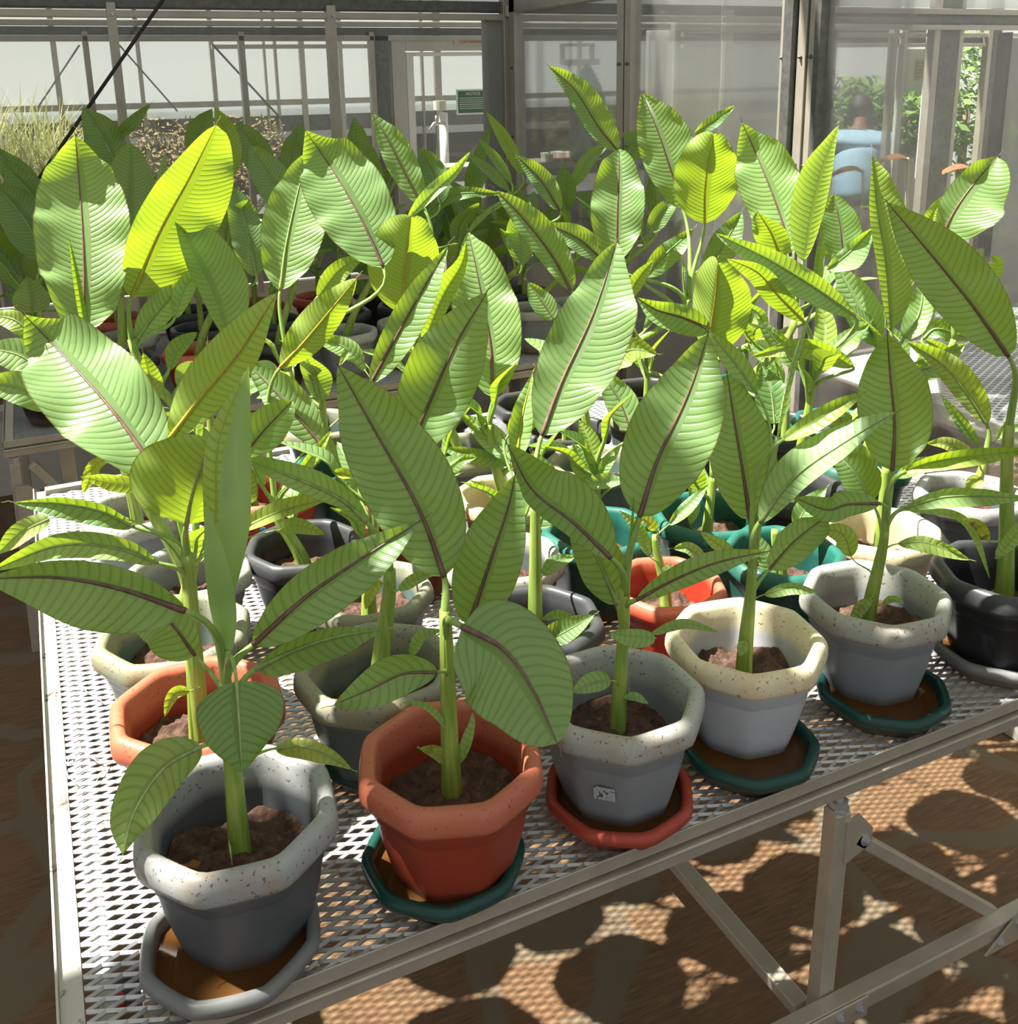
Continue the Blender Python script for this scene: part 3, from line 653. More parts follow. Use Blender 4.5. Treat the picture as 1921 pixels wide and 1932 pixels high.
def rnd_leaves(P, cx, n, zlo, zhi, seed, spread=.22, big=.30, cols=(N, DK, LT), R=18, C=4, rib=None, light=False):
    """leaves of a plant grown freely in space around its stem"""
    rg = random.Random(seed); S0 = P['stem']; base = S0[-1]
    for i in range(n):
        az = rg.uniform(0, 6.283); el = rg.uniform(.75, 1.45) if i < n*.7 else rg.uniform(.15, .7)
        L = rg.uniform(.6, 1.)*big; W_ = L*rg.uniform(.15, .23)
        z0 = min(base[2], S0[0][2]+rg.uniform(.5, 1)*(base[2]-S0[0][2])); k = np.argmin(abs(S0[:, 2]-z0)); A = S0[k]
        hd = np.array([math.cos(az), math.sin(az), 0]); dr = hd*math.cos(el)+np.array([0, 0, 1])*math.sin(el)
        pet = rg.uniform(.25, .5)*L; B = A+dr*pet; dr2 = hd*math.cos(el-.25)+np.array([0, 0, 1])*math.sin(el-.25); dr3 = hd*math.cos(el-.75)+np.array([0, 0, 1])*math.sin(el-.75)
        Cc = B+dr*L*.45; E_ = Cc+dr2*L*.3+dr3*L*.25
        mid = spline([B, B+(Cc-B)*.5, Cc, E_], R); T = np.gradient(mid, axis=0); T /= np.linalg.norm(T, axis=1)[:, None]
        sd = np.cross(hd, [0, 0, 1.]); tw = rg.uniform(-.9, .9); Nn = np.cross(sd, T); Nn /= np.linalg.norm(Nn, axis=1)[:, None]
        LFv = sd[None, :]*math.cos(tw)+Nn*math.sin(tw); NN = -sd[None, :]*math.sin(tw)+Nn*math.cos(tw)
        s = np.linspace(0, 1, R); w = np.maximum(np.where(s < .45, np.sin(np.pi/2*s/.45)**.6, np.cos(np.pi/2*np.clip((s-.45)/.55, 0, 1))**.75), .015)
        V = []; U = []; SS = []; ve = []; f = rg.uniform(.1, .6)
        for ii in range(R):
            for u in np.linspace(-1, 1, 2*C-1):
                x = abs(u)*W_*w[ii]; V.append(mid[ii]+LFv[ii]*np.sign(u)*x*math.cos(f)+NN[ii]*x*math.sin(f)); U.append(u); SS.append(s[ii]); ve.append((s[ii]*L-.35*x)/.0125+(40 if u > 0 else 0))
        nn = 2*C-1; b = MB(); b.add(V, [(p*nn+q, p*nn+q+1, (p+1)*nn+q+1, (p+1)*nn+q) for p in range(R-1) for q in range(nn-1)]); b.att = dict(vein=ve, uu=U, ss=SS)
        o = b.build('leaf', M['leaf'], P['root'], smooth=True); o.color = rg.choice(cols)
        b = MB(); b.tube(np.vstack([bez(A, A+np.array([0, 0, pet*.4]), B-dr*pet*.3, B, 8), mid[1:]]), np.r_[np.linspace(.0065, .0038, 8), np.linspace(.0036, .0006, R-1)], 6); b.build('leaf_stalk', M['stalk'], o, smooth=True)
def plant(pos, kind, ph, label, top, leaves=(), r=.0125, soilz=.115, stemcol='stem', tag_=None, group=None, zpot=ZB, lean=None, name='potted_banana_plant', scale=None):
    x, y = pos; scale = scale or (1. if y < 1.25 or x+y < 1.9 else .93)
    t = empty(name, (x, y, zpot), label, 'potted plant', group)
    make_pot(t, x, y, zpot, ph, kind, scale); make_soil_disc(t, x, y, zpot+soilz*scale, ph, .1005*scale, seed=x*7+y*3)
    D = float(np.array([x, y, 0])@HD); base = np.array([x, y, zpot+soilz]) if lean is None else np.array([x+lean[0], y+lean[1], zpot+soilz])
    tp = ond(top[0], top[1], D); tp = np.array(tp)
    h = tp[2]-base[2]
    n = 14; c = bez(base-np.array([0, 0, .01]), base+np.array([0, 0, h*.4]), tp-np.array([0, 0, h*.3]), tp, n)
    P = dict(root=t, D=D, stem=c)
    b = MB(); rr = np.interp(np.linspace(0, 1, n), [0, .06, .2, 1], [r*1.25, r*1.1, r, r*.62]); b.tube(c, rr, 14, ridge=.07, nr=4)
    for q in range(3):      # overlapping leaf sheaths
        a = q*2.1+x*9; off = np.array([math.cos(a), math.sin(a), 0]); e = [.95, .7, .45][q]; m_ = max(4, int(n*e)); b.tube(c[:m_]+off*(rr[:m_]*.62)[:, None], np.linspace(r*.62, r*.22, m_), 8)
    b.build('pseudostem', M[stemcol], t, smooth=True)
    if 1.6 < y < 3: rnd_leaves(P, 0, 3, 0, 0, int(x*100+y*37), big=.17, cols=(N, DK, LT), R=22, C=5)
    for L in leaves: leaf(P, **L) if isinstance(L, dict) else leaf(P, *L[:3], **L[3])
    if tag_:
        p = onz(tag_[0], tag_[1], zpot+soilz); b = MB(); rx = np.array([cr[0], cr[1], 0]); rx /= np.linalg.norm(rx)
        w_, h_, th = .007, .055, .001; Rm = np.stack([rx, np.cross([0, 0, 1.], rx), [0, 0, 1.]], 1)
        b.box(p+np.array([0, 0, h_*.4]), (w_*2, th, h_), Rm); b.tube([p+np.array([0, 0, h_*.9])-Rm[:, 1]*th/2, p+np.array([0, 0, h_*.9])+Rm[:, 1]*th/2], w_, 12)
        o = b.build('plant_tag', M['label'], t)
        b = MB(); fr = -Rm[:, 1]
        for k, (a0, b0, a1, b1) in enumerate(((-.003, .046, .003, .046), (0, .046, 0, .036), (-.003, .036, .003, .036), (-.003, .030, .003, .030), (-.003, .026, .003, .024), (-.003, .021, -.003, .015), (.003, .021, .003, .015), (-.003, .018, .003, .018))):
            pa = p+Rm[:, 0]*a0+np.array([0, 0, b0])+fr*.0009; pb_ = p+Rm[:, 0]*a1+np.array([0, 0, b1])+fr*.0009; b.bar(pa, pb_, .0011, .0006, tuple(Rm[:, 1]))
        b.build('handwriting', M['ink'], o)
    return P
def cph(cx, cy, px, py, z=.93):   # direction of the pot corner seen at a pixel
    p = onz(px, py, z); return math.atan2(p[1]-cy, p[0]-cx)
d = dict
# ---- row 1 (front edge), left to right -----------------------------------------------
x, y = .143, 1.155
plant((x, y), 'grey', cph(x, y, 370, 1700), 'banana plant in dark grey pot with pale rim, at the front left bench corner', (425, 1285), [
    ([(348, 1152), (230, 1112), (110, 1090), (-25, 1092)], 88, 42, d(db=-.05, dt=-.16, fl=8, fr=30, a=.45, tip=5)),
    ([(478, 1216), (575, 1128), (680, 1055), (790, 985)], 46, 62, d(db=.02, dt=.10, fl=25, fr=10, a=.42)),
    ([(420, 1150), (440, 1000), (446, 860), (469, 690)], 30, 36, d(db=.01, dt=.05, fl=18, fr=-35, a=.42, curl=20, plain=1, wav=.4, rib=None, col=PL, pb=.4, sr=.004)),
    ([(404, 1085), (406, 960), (412, 830), (464, 700)], 24, 26, d(db=.03, dt=.06, fl=-25, fr=30, a=.45, curl=10, wav=.4, rib=None, col=YG, stalk=False)),
    ([(430, 1232), (420, 1140), (406, 1050), (390, 950)], 26, 26, d(db=-.01, dt=-.01, fl=-20, fr=25, a=.36, curl=15, plain=1, wav=.4, rib=None, col=PL, sr=.005)),
    ([(446, 1285), (450, 1340), (457, 1458)], 84, 76, d(db=-.11, dt=-.17, fl=-12, fr=-12, a=.30, rib='rib_pale', curl=-6, pb=.45, pt=.75, col=DK)),
    ([(380, 1408), (310, 1450), (255, 1530), (232, 1612)], 48, 58, d(db=-.03, dt=-.10, fl=-10, fr=-20, a=.45, rib='rib_pale', col=(.9, .9, .8, .9), sr=.003)),
    ([(520, 1412), (570, 1408), (620, 1425), (664, 1452)], 16, 24, d(db=.0, dt=-.02, fl=20, fr=30, rib='rib_pale', col=SP, sr=.003)),
    ([(368, 1236), (310, 1168), (235, 1175)], 58, 34, d(db=.03, dt=.02, rib='rib', a=.4)),
    ([(483, 1262), (560, 1225), (640, 1200), (724, 1188)], 22, 42, d(db=.05, dt=.10, fl=30, fr=10, rib='rib_pale', col=DK)),
], tag_=None)
x, y = .431, 1.131
plant((x, y), 'terra', cph(x, y, 777, 1572), 'banana plant in large terracotta-coloured pot, second from the left in the front row', (840, 1150), [
    ([(838, 1088), (790, 960), (700, 800), (638, 690)], 84, 92, d(db=.02, dt=.08, fl=8, fr=12, a=.42, hook=.02)),
    ([(885, 1180), (925, 1060), (958, 960), (972, 896)], 66, 62, d(db=.05, dt=.06, fl=14, fr=20, a=.42)),
    ([(872, 1182), (950, 1225), (1005, 1300), (1052, 1402)], 90, 122, d(db=-.06, dt=-.16, fl=-8, fr=-6, a=.38, curl=-6, pb=.32, pt=.55, tip=0)),
    ([(825, 1268), (760, 1272), (700, 1300), (630, 1330)], 40, 42, d(db=-.03, dt=-.06, fl=8, fr=24, a=.45, pt=.7)),
    ([(843, 1442), (822, 1422), (790, 1412)], 10, 16, d(db=-.01, dt=-.02, rib='rib_pale', col=SP, sr=.002)),
    ([(846, 1378), (805, 1335), (758, 1325)], 5, 9, d(db=-.01, dt=-.03, rib=None, col=LT, sr=.002)),
    ([(868, 1440), (890, 1370), (892, 1345)], 12, 10, d(db=.0, dt=.02, rib=None, col=LT, sr=.002)),
])
x, y = .715, 1.150
plant((x, y), 'lgrey', cph(x, y, 1197, 1439), 'banana plant in pale grey pot with a scraped sticker, in the red saucer', (1180, 1110), [
    ([(1207, 975), (1240, 870), (1300, 740), (1336, 632)], 78, 88, d(db=.0, dt=.05, fl=10, fr=14, a=.46, pt=.75)),
    ([(1152, 1052), (1080, 985), (1005, 925), (957, 838)], 30, 76, d(db=-.02, dt=-.02, fl=45, fr=8, a=.48)),
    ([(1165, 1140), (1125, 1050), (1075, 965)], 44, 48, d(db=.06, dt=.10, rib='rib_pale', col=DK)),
    ([(1188, 1088), (1191, 1010), (1197, 930)], 4, 5, d(db=.0, dt=.0, fl=50, fr=50, rib=None, col=PL, sr=.003, wav=0)),
    ([(1236, 1204), (1195, 1202), (1150, 1196)], 20, 16, d(db=-.03, dt=-.05, rib=None, col=LT, sr=.002, pb=.45, pt=.5)),
    ([(1228, 1196), (1290, 1176), (1356, 1192)], 9, 11, d(db=-.01, dt=-.02, rib=None, sr=.002)),
    ([(1152, 1284), (1118, 1290), (1079, 1306)], 17, 22, d(db=-.02, dt=-.04, rib='rib_pale', col=LT, sr=.002, pb=.45, pt=.6)),
    ([(1177, 1316), (1200, 1314), (1224, 1327)], 8, 9, d(db=-.01, dt=-.02, rib=None, col=LT, sr=.0015)),
    ([(1202, 1132), (1270, 1095), (1350, 1062), (1448, 1040)], 26, 24, d(db=-.02, dt=-.06, fl=20, fr=15, a=.5, sr=.003)),
], r=.0115)
x, y = .984, 1.186
plant((x, y), 'cream', cph(x, y, 1425, 1317), 'banana plant in dirty cream-white pot, fourth along the front edge', (1420, 1070), [
    ([(1416, 982), (1400, 880), (1385, 790), (1372, 705)], 58, 68, d(db=.05, dt=.14, fl=12, fr=14, a=.42)),
    ([(1434, 985), (1500, 900), (1600, 830), (1690, 778)], 46, 30, d(db=-.02, dt=-.06, fl=-20, fr=35, a=.40, col=PL, rib='rib_pale')),
    ([(1452, 1074), (1500, 1020), (1562, 972)], 30, 38, d(db=.04, dt=.10, rib='rib', a=.45, fl=10, fr=22)),
    ([(1388, 1052), (1358, 1030), (1322, 1003)], 13, 15, d(db=.0, dt=.03, rib='rib_pale', sr=.002, col=YG)),
    ([(1442, 1122), (1490, 1108), (1544, 1117)], 9, 15, d(db=-.01, dt=-.03, rib='rib_pale', sr=.002, col=LT)),
    ([(1408, 1210), (1402, 1222), (1395, 1238)], 10, 12, d(db=-.03, dt=-.04, rib=None, sr=.0015, col=LT)),
    ([(1466, 830), (1482, 740), (1510, 640), (1542, 556)], 13, 13, d(db=.02, dt=.03, fl=60, fr=-20, curl=60, rib=None, col=PL, a=.4, sr=.0045, wav=.2)),
    ([(1428, 742), (1390, 690), (1336, 624)], 20, 24, d(db=.10, dt=.16, fl=10, fr=20, rib='rib_pale', col=LT)),
    ([(1476, 830), (1540, 792), (1590, 762), (1638, 737)], 18, 22, d(db=.0, dt=-.02, fl=20, fr=30, rib=None, col=YG, sr=.003)),
])
x, y = 1.28, 1.196
plant((x, y), 'lgrey', cph(x, y, 1699, 1227), 'banana plant in stained grey pot in a dark green saucer, right of the cream pot', (1670, 1000), [
    ([(1684, 888), (1688, 800), (1680, 710), (1674, 628)], 66, 70, d(db=.04, dt=.08, fl=8, fr=10, a=.46, pt=.62, hook=.03)),
    ([(1706, 890), (1760, 872), (1850, 858), (1960, 846)], 16, 22, d(db=-.01, dt=-.06, fl=50, fr=40, rib=None, col=YG)),
    ([(1660, 950), (1600, 952), (1560, 962), (1500, 940)], 24, 28, d(db=-.02, dt=-.07, fl=12, fr=15, rib='rib', sr=.003, a=.5, pt=.5)),
    ([(1706, 958), (1780, 938), (1850, 936), (1945, 940)], 16, 22, d(db=.02, dt=.0, fl=25, fr=20, rib='rib_pale', col=LT, sr=.003)),
    ([(1694, 1026), (1750, 1024), (1830, 1056)], 12, 20, d(db=-.01, dt=-.04, rib='rib_pale', col=(1.2, 1.1, .8, .75), sr=.002)),
    ([(1606, 1050), (1590, 1010), (1546, 995)], 20, 22, d(db=-.02, dt=.0, rib='rib_pale', col=YG, sr=.002)),
    ([(1644, 1128), (1622, 1150), (1602, 1184)], 12, 12, d(db=-.02, dt=-.03, rib=None, col=(1.3, 1.1, .8, .7), sr=.002)),
    ([(1664, 1140), (1685, 1130), (1706, 1137)], 7, 7, d(db=-.01, dt=-.02, rib=None, col=LT, sr=.0015)),
    ([(1644, 945), (1610, 890), (1572, 850)], 32, 42, d(db=.08, dt=.12, rib='rib_pale', col=DK)),
    ([(1710, 962), (1800, 970), (1840, 1010), (1868, 1092)], 7, 9, d(db=.05, dt=.04, rib=None, col=LT, sr=.002)),
], lean=(-.006, .01))
x, y = 1.56, 1.15
plant((x, y), 'black', cph(x, y, 1760, 1120), 'tall banana plant in black pot at the right edge of the front row', (1905, 800), [
    ([(1903, 672), (1830, 570), (1740, 460), (1674, 382)], 58, 68, d(db=-.02, dt=.02, fl=10, fr=12, a=.46, hook=.02)),
    ([(1866, 1020), (1845, 992), (1813, 978)], 10, 12, d(db=-.04, dt=-.06, rib=None, col=(2, 1, .5, .1), sr=.002)),
    ([(1880, 1050), (1915, 1010), (1945, 960)], 14, 14, d(db=-.04, dt=-.06, rib=None, col=LT, sr=.002)),
], r=.0155, tag_=(1828, 1090))
for (a, c, ph, kd, lb) in (
    (.118, 1.125, .2, 'sgrey', 'grey octagonal saucer of brown water under the front left pot'),
    (.417, 1.135, .45, 'sgreen', 'dark green saucer under the terracotta pot in the front row'),
    (.708, 1.135, .62, 'sred', 'terracotta red saucer of brown water under the grey pot with the sticker'),
    (.958, 1.140, .25, 'sgreen', 'dark green saucer of brown water under the cream pot'),
    (1.265, 1.150, .5, 'sgreen', 'dark green saucer of brown water under the stained grey pot at front right'),
    (1.56, 1.16, .3, 'sgrey', 'grey saucer under the black pot at the right edge')):
    saucer(a, c, ph, kd, lb)
b = MB(); p = ond(1130, 1478, float(np.array([.715, 1.15, 0])@HD)-.108)
# ---- row 2 ---------------------------------------------------------------------------
x, y = .134, 1.413
plant((x, y), 'terra', .33, 'banana plant in terracotta-coloured pot at the left edge, directly behind the front left plant', (352, 1045), [
    ([(352, 990), (364, 930), (396, 832)], 125, 122, d(db=-.03, dt=-.10, fl=-8, fr=-8, a=.36, curl=14, tip=20, rib='rib_pale', col=YG, pb=.45, pt=.6)),
    ([(298, 892), (215, 778), (130, 682), (46, 594)], 96, 92, d(db=.0, dt=.16, fl=6, fr=8, a=.44, hook=.05, tip=35)),
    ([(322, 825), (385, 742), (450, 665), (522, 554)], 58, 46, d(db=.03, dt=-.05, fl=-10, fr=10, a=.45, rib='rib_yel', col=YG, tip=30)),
    ([(252, 994), (190, 965), (110, 950), (26, 948)], 30, 15, d(db=-.02, dt=-.06, fl=8, fr=40, rib='rib_pale', col=DK, sr=.003)),
    ([(297, 1062), (220, 1035), (110, 1030), (-20, 1078)], 26, 26, d(db=-.03, dt=-.06, fl=10, fr=35, rib='rib_pale', col=LT, sr=.003)),
    ([(94, 978), (40, 1005), (-5, 1046)], 20, 22, d(db=-.02, dt=-.04, rib='rib_pale', col=(1.5, 1.3, 1.2, .75), sr=.002)),
    ([(358, 1304), (330, 1310), (311, 1352)], 10, 13, d(db=-.06, dt=-.09, rib=None, col=YL, sr=.002)),
], r=.014)
plant((.41, 1.39), 'olive', .55, 'banana plant in weathered olive-grey pot directly behind the large terracotta front pot', (735, 1075), [
    ([(692, 986), (640, 940), (550, 900), (462, 866)], 22, 30, d(db=.0, dt=.06, fl=28, fr=8, rib='rib_pale', col=LT, a=.5)),
    ([(768, 858), (810, 760), (860, 650), (918, 553)], 70, 74, d(db=.02, dt=.05, fl=8, fr=14, a=.47)),
    ([(752, 1112), (785, 1090), (826, 1080)], 10, 14, d(db=-.02, dt=-.03, rib=None, sr=.002)),
    ([(722, 1100), (705, 1110), (690, 1150)], 12, 12, d(db=-.02, dt=-.04, rib=None, col=YL, sr=.002)),
    ([(775, 1238), (795, 1200), (835, 1188)], 12, 12, d(db=-.02, dt=-.03, rib=None, sr=.002)),
], r=.015)
plant((.71, 1.42), 'black', .1, 'banana plant with a tall sunlit pointed leaf, in black pot behind the pale grey pot', (1010, 945), [
    ([(1022, 822), (1060, 720), (1120, 590), (1164, 458)], 62, 88, d(db=.02, dt=.17, fl=6, fr=6, a=.47, tip=15)),
    ([(1016, 1216), (1060, 1195), (1122, 1160)], 26, 22, d(db=-.04, dt=-.06, rib='rib_pale', sr=.0025, col=N)),
    ([(1024, 1168), (1055, 1158), (1092, 1172)], 8, 10, d(db=.0, dt=.0, rib=None, col=LT, sr=.002)),
    ([(1024, 1086), (1045, 1060), (1084, 1050)], 12, 18, d(db=.0, dt=.02, rib=None, sr=.002)),
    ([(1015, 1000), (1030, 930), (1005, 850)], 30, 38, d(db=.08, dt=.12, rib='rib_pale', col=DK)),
], r=.013)
plant((1.0, 1.44), 'red', .0, scale=.86, label= 'small banana plant in bright terracotta red pot behind the cream pot', top=(1236, 1010), leaves=[
    ([(1226, 1050), (1205, 1000), (1168, 962)], 13, 13, d(db=-.02, dt=-.02, rib=None, col=LT, sr=.002)),
    ([(1262, 990), (1290, 960), (1337, 913)], 10, 16, d(db=.0, dt=.02, rib=None, col=N, sr=.002)),
    ([(1240, 1000), (1225, 985), (1203, 976)], 12, 12, d(db=-.03, dt=-.04, rib=None, col=YL, sr=.002)),
    ([(1245, 1092), (1262, 1072), (1278, 1076)], 9, 9, d(db=-.01, dt=-.02, rib=None, col=LT, sr=.0015)),
    ([(1330, 1060), (1300, 1035), (1270, 1035)], 12, 14, d(db=.0, dt=.0, rib='rib_pale', sr=.002)),
], r=.010)
plant((1.26, 1.42), 'green', .2, 'banana plant in teal green pot right behind the cream pot', (1462, 1000), [
    ([(1455, 1100), (1440, 1040), (1412, 1000)], 16, 18, d(db=.0, dt=.02, rib=None, sr=.002)),
    ([(1500, 1000), (1520, 960), (1560, 920)], 20, 22, d(db=.03, dt=.05, rib='rib_pale', sr=.0025, col=DK)),
], r=.012)
plant((1.51, 1.41), 'beige', .3, 'banana plant in beige-rimmed pot behind the stained grey pot', (1672, 880), [
    ([(1655, 880), (1620, 860), (1562, 810)], 16, 22, d(db=.03, dt=.05, rib='rib_pale', col=DK, sr=.003)),
    ([(1690, 900), (1730, 880), (1790, 868)], 16, 16, d(db=.03, dt=.05, rib='rib_pale', col=LT, sr=.003)),
], tag_=(1620, 975), r=.013)
plant((1.83, 1.46), 'grey', .15, 'banana plant in grey pot against the glass on the right, drooping long leaf', (1862, 850), [
    ([(1862, 800), (1830, 750), (1780, 690), (1712, 645)], 22, 34, d(db=.0, dt=.02, fl=10, fr=22, rib='rib_pale', col=(1.15, 1., .8, .7), a=.45)),
    ([(1840, 870), (1790, 840), (1748, 836)], 12, 18, d(db=-.02, dt=-.03, rib='rib_pale', col=(1.3, 1.1, .8, .7), sr=.0025)),
    ([(1846, 840), (1800, 780), (1775, 745)], 10, 13, d(db=.02, dt=.03, rib='rib_pale', col=DK, sr=.0025)),
    ([(1852, 900), (1838, 915), (1826, 940)], 16, 16, d(db=-.02, dt=-.03, rib=None, col=(.9, .8, .6, .5), sr=.002)),
    ([(1880, 830), (1900, 810), (1940, 805)], 10, 10, d(db=.0, dt=.0, rib=None, sr=.002)),
], r=.012)
# ---- row 3 ---------------------------------------------------------------------------
plant((.13, 1.65), 'olive', .1, 'banana plant in algae-stained grey pot, third back along the left edge', (370, 1000), [
    ([(372, 860), (376, 760), (392, 632)], 13, 13, d(db=.0, dt=.02, fl=60, fr=-10, curl=50, rib=None, col=PL, wav=.2, sr=.004, a=.35)),
    ([(462, 856), (500, 810), (552, 756)], 38, 40, d(db=.08, dt=.12, fl=8, fr=8, rib='rib', a=.45, pt=.6)),
    ([(446, 1002), (520, 968), (580, 950), (642, 936)], 22, 16, d(db=.05, dt=.02, fl=10, fr=50, rib='rib_pale', col=(1.5, 1.2, .8, .8), sr=.003)),
    ([(520, 1000), (560, 990), (612, 1008)], 14, 18, d(db=.05, dt=.05, rib=None, col=(1, .9, .7, .8), sr=.002)),
], r=.013)
plant((.48, 1.66), 'olive', .4, 'banana plant in grey-brown pot behind the weathered grey pot, leaf lit only at its base', (705, 960), [
    ([(700, 722), (745, 640), (790, 560), (845, 466)], 30, 38, d(db=.04, dt=.08, fl=8, fr=20, rib='rib', a=.45)),
    ([(665, 900), (650, 895), (628, 892)], 9, 12, d(db=-.02, dt=-.02, rib=None, col=YL, sr=.002)),
    ([(690, 700), (660, 665), (640, 690)], 10, 12, d(db=.0, dt=.0, rib=None, col=LT, sr=.002)),
    ([(740, 940), (790, 905), (870, 892)], 14, 18, d(db=.02, dt=.04, rib='rib_pale', col=N, sr=.0025)),
], r=.013)
plant((.76, 1.66), 'grey', .2, 'small banana plant in grey pot behind the black pot, half hidden', (985, 960), [
    ([(975, 870), (985, 790), (1005, 705)], 22, 24, d(db=.02, dt=.06, fl=12, fr=40, rib='rib_yel', col=LT)),
    ([(960, 820), (990, 790), (1030, 760)], 22, 26, d(db=.05, dt=.05, fl=12, fr=10, rib='rib_pale', col=LT)),
], r=.011)
plant((.99, 1.68), 'green', .5, 'young slender banana plant in teal pot, its stem bare below small leaves', (1126, 870), [
    ([(1126, 900), (1100, 880), (1082, 836)], 22, 24, d(db=-.01, dt=.0, rib=None, sr=.002)),
    ([(1130, 905), (1145, 870), (1172, 838)], 10, 14, d(db=-.01, dt=.0, rib=None, col=LT, sr=.002)),
    ([(1190, 812), (1170, 760), (1132, 700)], 28, 34, d(db=.04, dt=.08, rib='rib', fl=8, fr=10)),
    ([(1178, 906), (1130, 910), (1082, 922)], 14, 16, d(db=-.02, dt=-.03, rib=None, col=PL, sr=.0025)),
    ([(1122, 880), (1110, 830), (1092, 792)], 16, 22, d(db=.03, dt=.05, rib=None, col=YG, sr=.0025)),
], r=.009)
plant((1.24, 1.64), 'green', .05, 'banana plant in teal pot with a glowing yellow-green folded leaf, behind the tall centre-right leaf', (1345, 900), [
    ([(1336, 680), (1342, 620), (1350, 560), (1355, 496)], 52, 72, d(db=.02, dt=-.12, fl=-50, fr=-8, a=.46, rib='rib_yel', col=YG, pt=.55)),
    ([(1342, 622), (1290, 600), (1240, 585), (1202, 562)], 32, 26, d(db=.0, dt=.0, fl=8, fr=30, rib='rib')),
    ([(1462, 800), (1455, 740), (1438, 690)], 34, 34, d(db=.06, dt=.10, rib='rib_pale', col=DK)),
    ([(1302, 990), (1310, 950), (1300, 905)], 10, 12, d(db=-.02, dt=.0, rib=None, sr=.002)),
], r=.012)
plant((1.5, 1.67), 'black', .3, 'banana plant in black pot behind the teal pots, long arched leaf and brown-edged lower leaf', (1532, 720), [
    ([(1612, 596), (1540, 545), (1450, 490), (1350, 440)], 34, 26, d(db=.0, dt=-.03, fl=8, fr=30, rib='rib_pale', col=PL, a=.46)),
    ([(1516, 606), (1470, 560), (1430, 515), (1372, 488)], 26, 22, d(db=.02, dt=-.10, fl=-10, fr=20, rib='rib_yel', col=YG)),
    ([(1610, 692), (1560, 668), (1500, 655), (1418, 672)], 22, 20, d(db=-.02, dt=-.05, fl=8, fr=40, rib=None, col=(1.4, 1.2, 1., .8), sr=.003)),
    ([(1560, 690), (1590, 650), (1640, 610)], 20, 24, d(db=.02, dt=.04, rib='rib_pale', col=LT, sr=.003)),
    ([(1510, 700), (1470, 650), (1428, 600)], 18, 20, d(db=.05, dt=.06, rib='rib_pale', sr=.003)),
    ([(1546, 690), (1556, 620), (1545, 560)], 20, 24, d(db=.05, dt=.09, rib=None, col=YG, sr=.003)),
    ([(1540, 800), (1600, 790), (1580, 770)], 7, 9, d(db=-.02, dt=-.03, rib=None, col=SP, sr=.002)),
], r=.013)
plant((1.76, 1.72), 'green', .2, 'banana plant in dark green pot at right, upright half-rolled leaf', (1680, 690), [
    ([(1682, 622), (1672, 500), (1655, 390), (1645, 292)], 22, 62, d(db=.0, dt=.05, fl=50, fr=-15, a=.50, rib='rib_pale', col=YG, curl=20)),
    ([(1652, 652), (1625, 590), (1576, 496)], 30, 40, d(db=.02, dt=.06, rib='rib_pale', fl=8, fr=12, col=PL)),
    ([(1560, 508), (1600, 478), (1648, 430)], 14, 34, d(db=.02, dt=.05, fl=30, fr=8, rib='rib_pale', col=PL, stalk=False)),
    ([(1705, 640), (1735, 590), (1745, 520)], 26, 28, d(db=.04, dt=.08, rib='rib_pale', col=LT)),
    ([(1700, 700), (1760, 690), (1820, 650)], 22, 26, d(db=.04, dt=.08, rib='rib_pale', col=DK)),
    ([(1715, 760), (1735, 730), (1690, 700)], 12, 14, d(db=.0, dt=.0, rib=None, col=SP, sr=.002)),
], r=.014, lean=(-.02, -.02))
# ---- row 4 ---------------------------------------------------------------------------
plant((.19, 1.89), 'lgrey', .3, 'banana plant in white-rimmed pot on the left edge, leaves reaching out over the aisle', (232, 850), [
    ([(92, 772), (40, 735), (-30, 722)], 30, 34, d(db=.0, dt=-.02, rib='rib_pale', col=LT, a=.5)),
    ([(88, 712), (40, 672), (-30, 655)], 34, 32, d(db=.05, dt=.05, rib='rib_pale', col=LT, a=.5)),
    ([(66, 640), (30, 605), (-25, 592)], 22, 20, d(db=.08, dt=.08, rib='rib_pale', col=YG)),
    ([(282, 918), (215, 912), (152, 900)], 20, 22, d(db=-.04, dt=-.05, fl=-20, fr=30, curl=40, rib=None, col=(1.6, 1.2, .6, .6), sr=.0025)),
    ([(205, 866), (180, 880), (158, 930)], 14, 15, d(db=.0, dt=.0, rib=None, col=(2.2, 1.3, .5, .2), sr=.002)),
], r=.013)
plant((.42, 1.90), 'black', .05, 'banana plant in square-edged black pot with a blue tag, left of centre', (520, 960), [
    ([(606, 838), (560, 785), (515, 735), (470, 690)], 34, 44, d(db=.02, dt=.06, fl=8, fr=16, rib='rib', a=.46)),
    ([(530, 692), (570, 650), (620, 590), (672, 526)], 42, 34, d(db=.02, dt=-.10, fl=-10, fr=-12, rib='rib_yel', col=YG)),
    ([(560, 900), (590, 860), (625, 812)], 10, 14, d(db=-.04, dt=-.04, rib=None, sr=.002, col=YG)),
    ([(686, 682), (650, 655), (596, 636)], 20, 20, d(db=.08, dt=.08, rib='rib_pale', col=LT, sr=.003)),
], tag_=(500, 1040), r=.014)
plant((.66, 1.93), 'terra', .3, 'small plant in terracotta pot beside the beige pot, mid-bench', (830, 900), [
    ([(835, 920), (800, 870), (760, 850)], 14, 18, d(db=.0, dt=.0, rib=None, sr=.002)),
    ([(840, 900), (870, 870), (900, 862)], 12, 12, d(db=.0, dt=.0, rib=None, sr=.002)),
], r=.010)
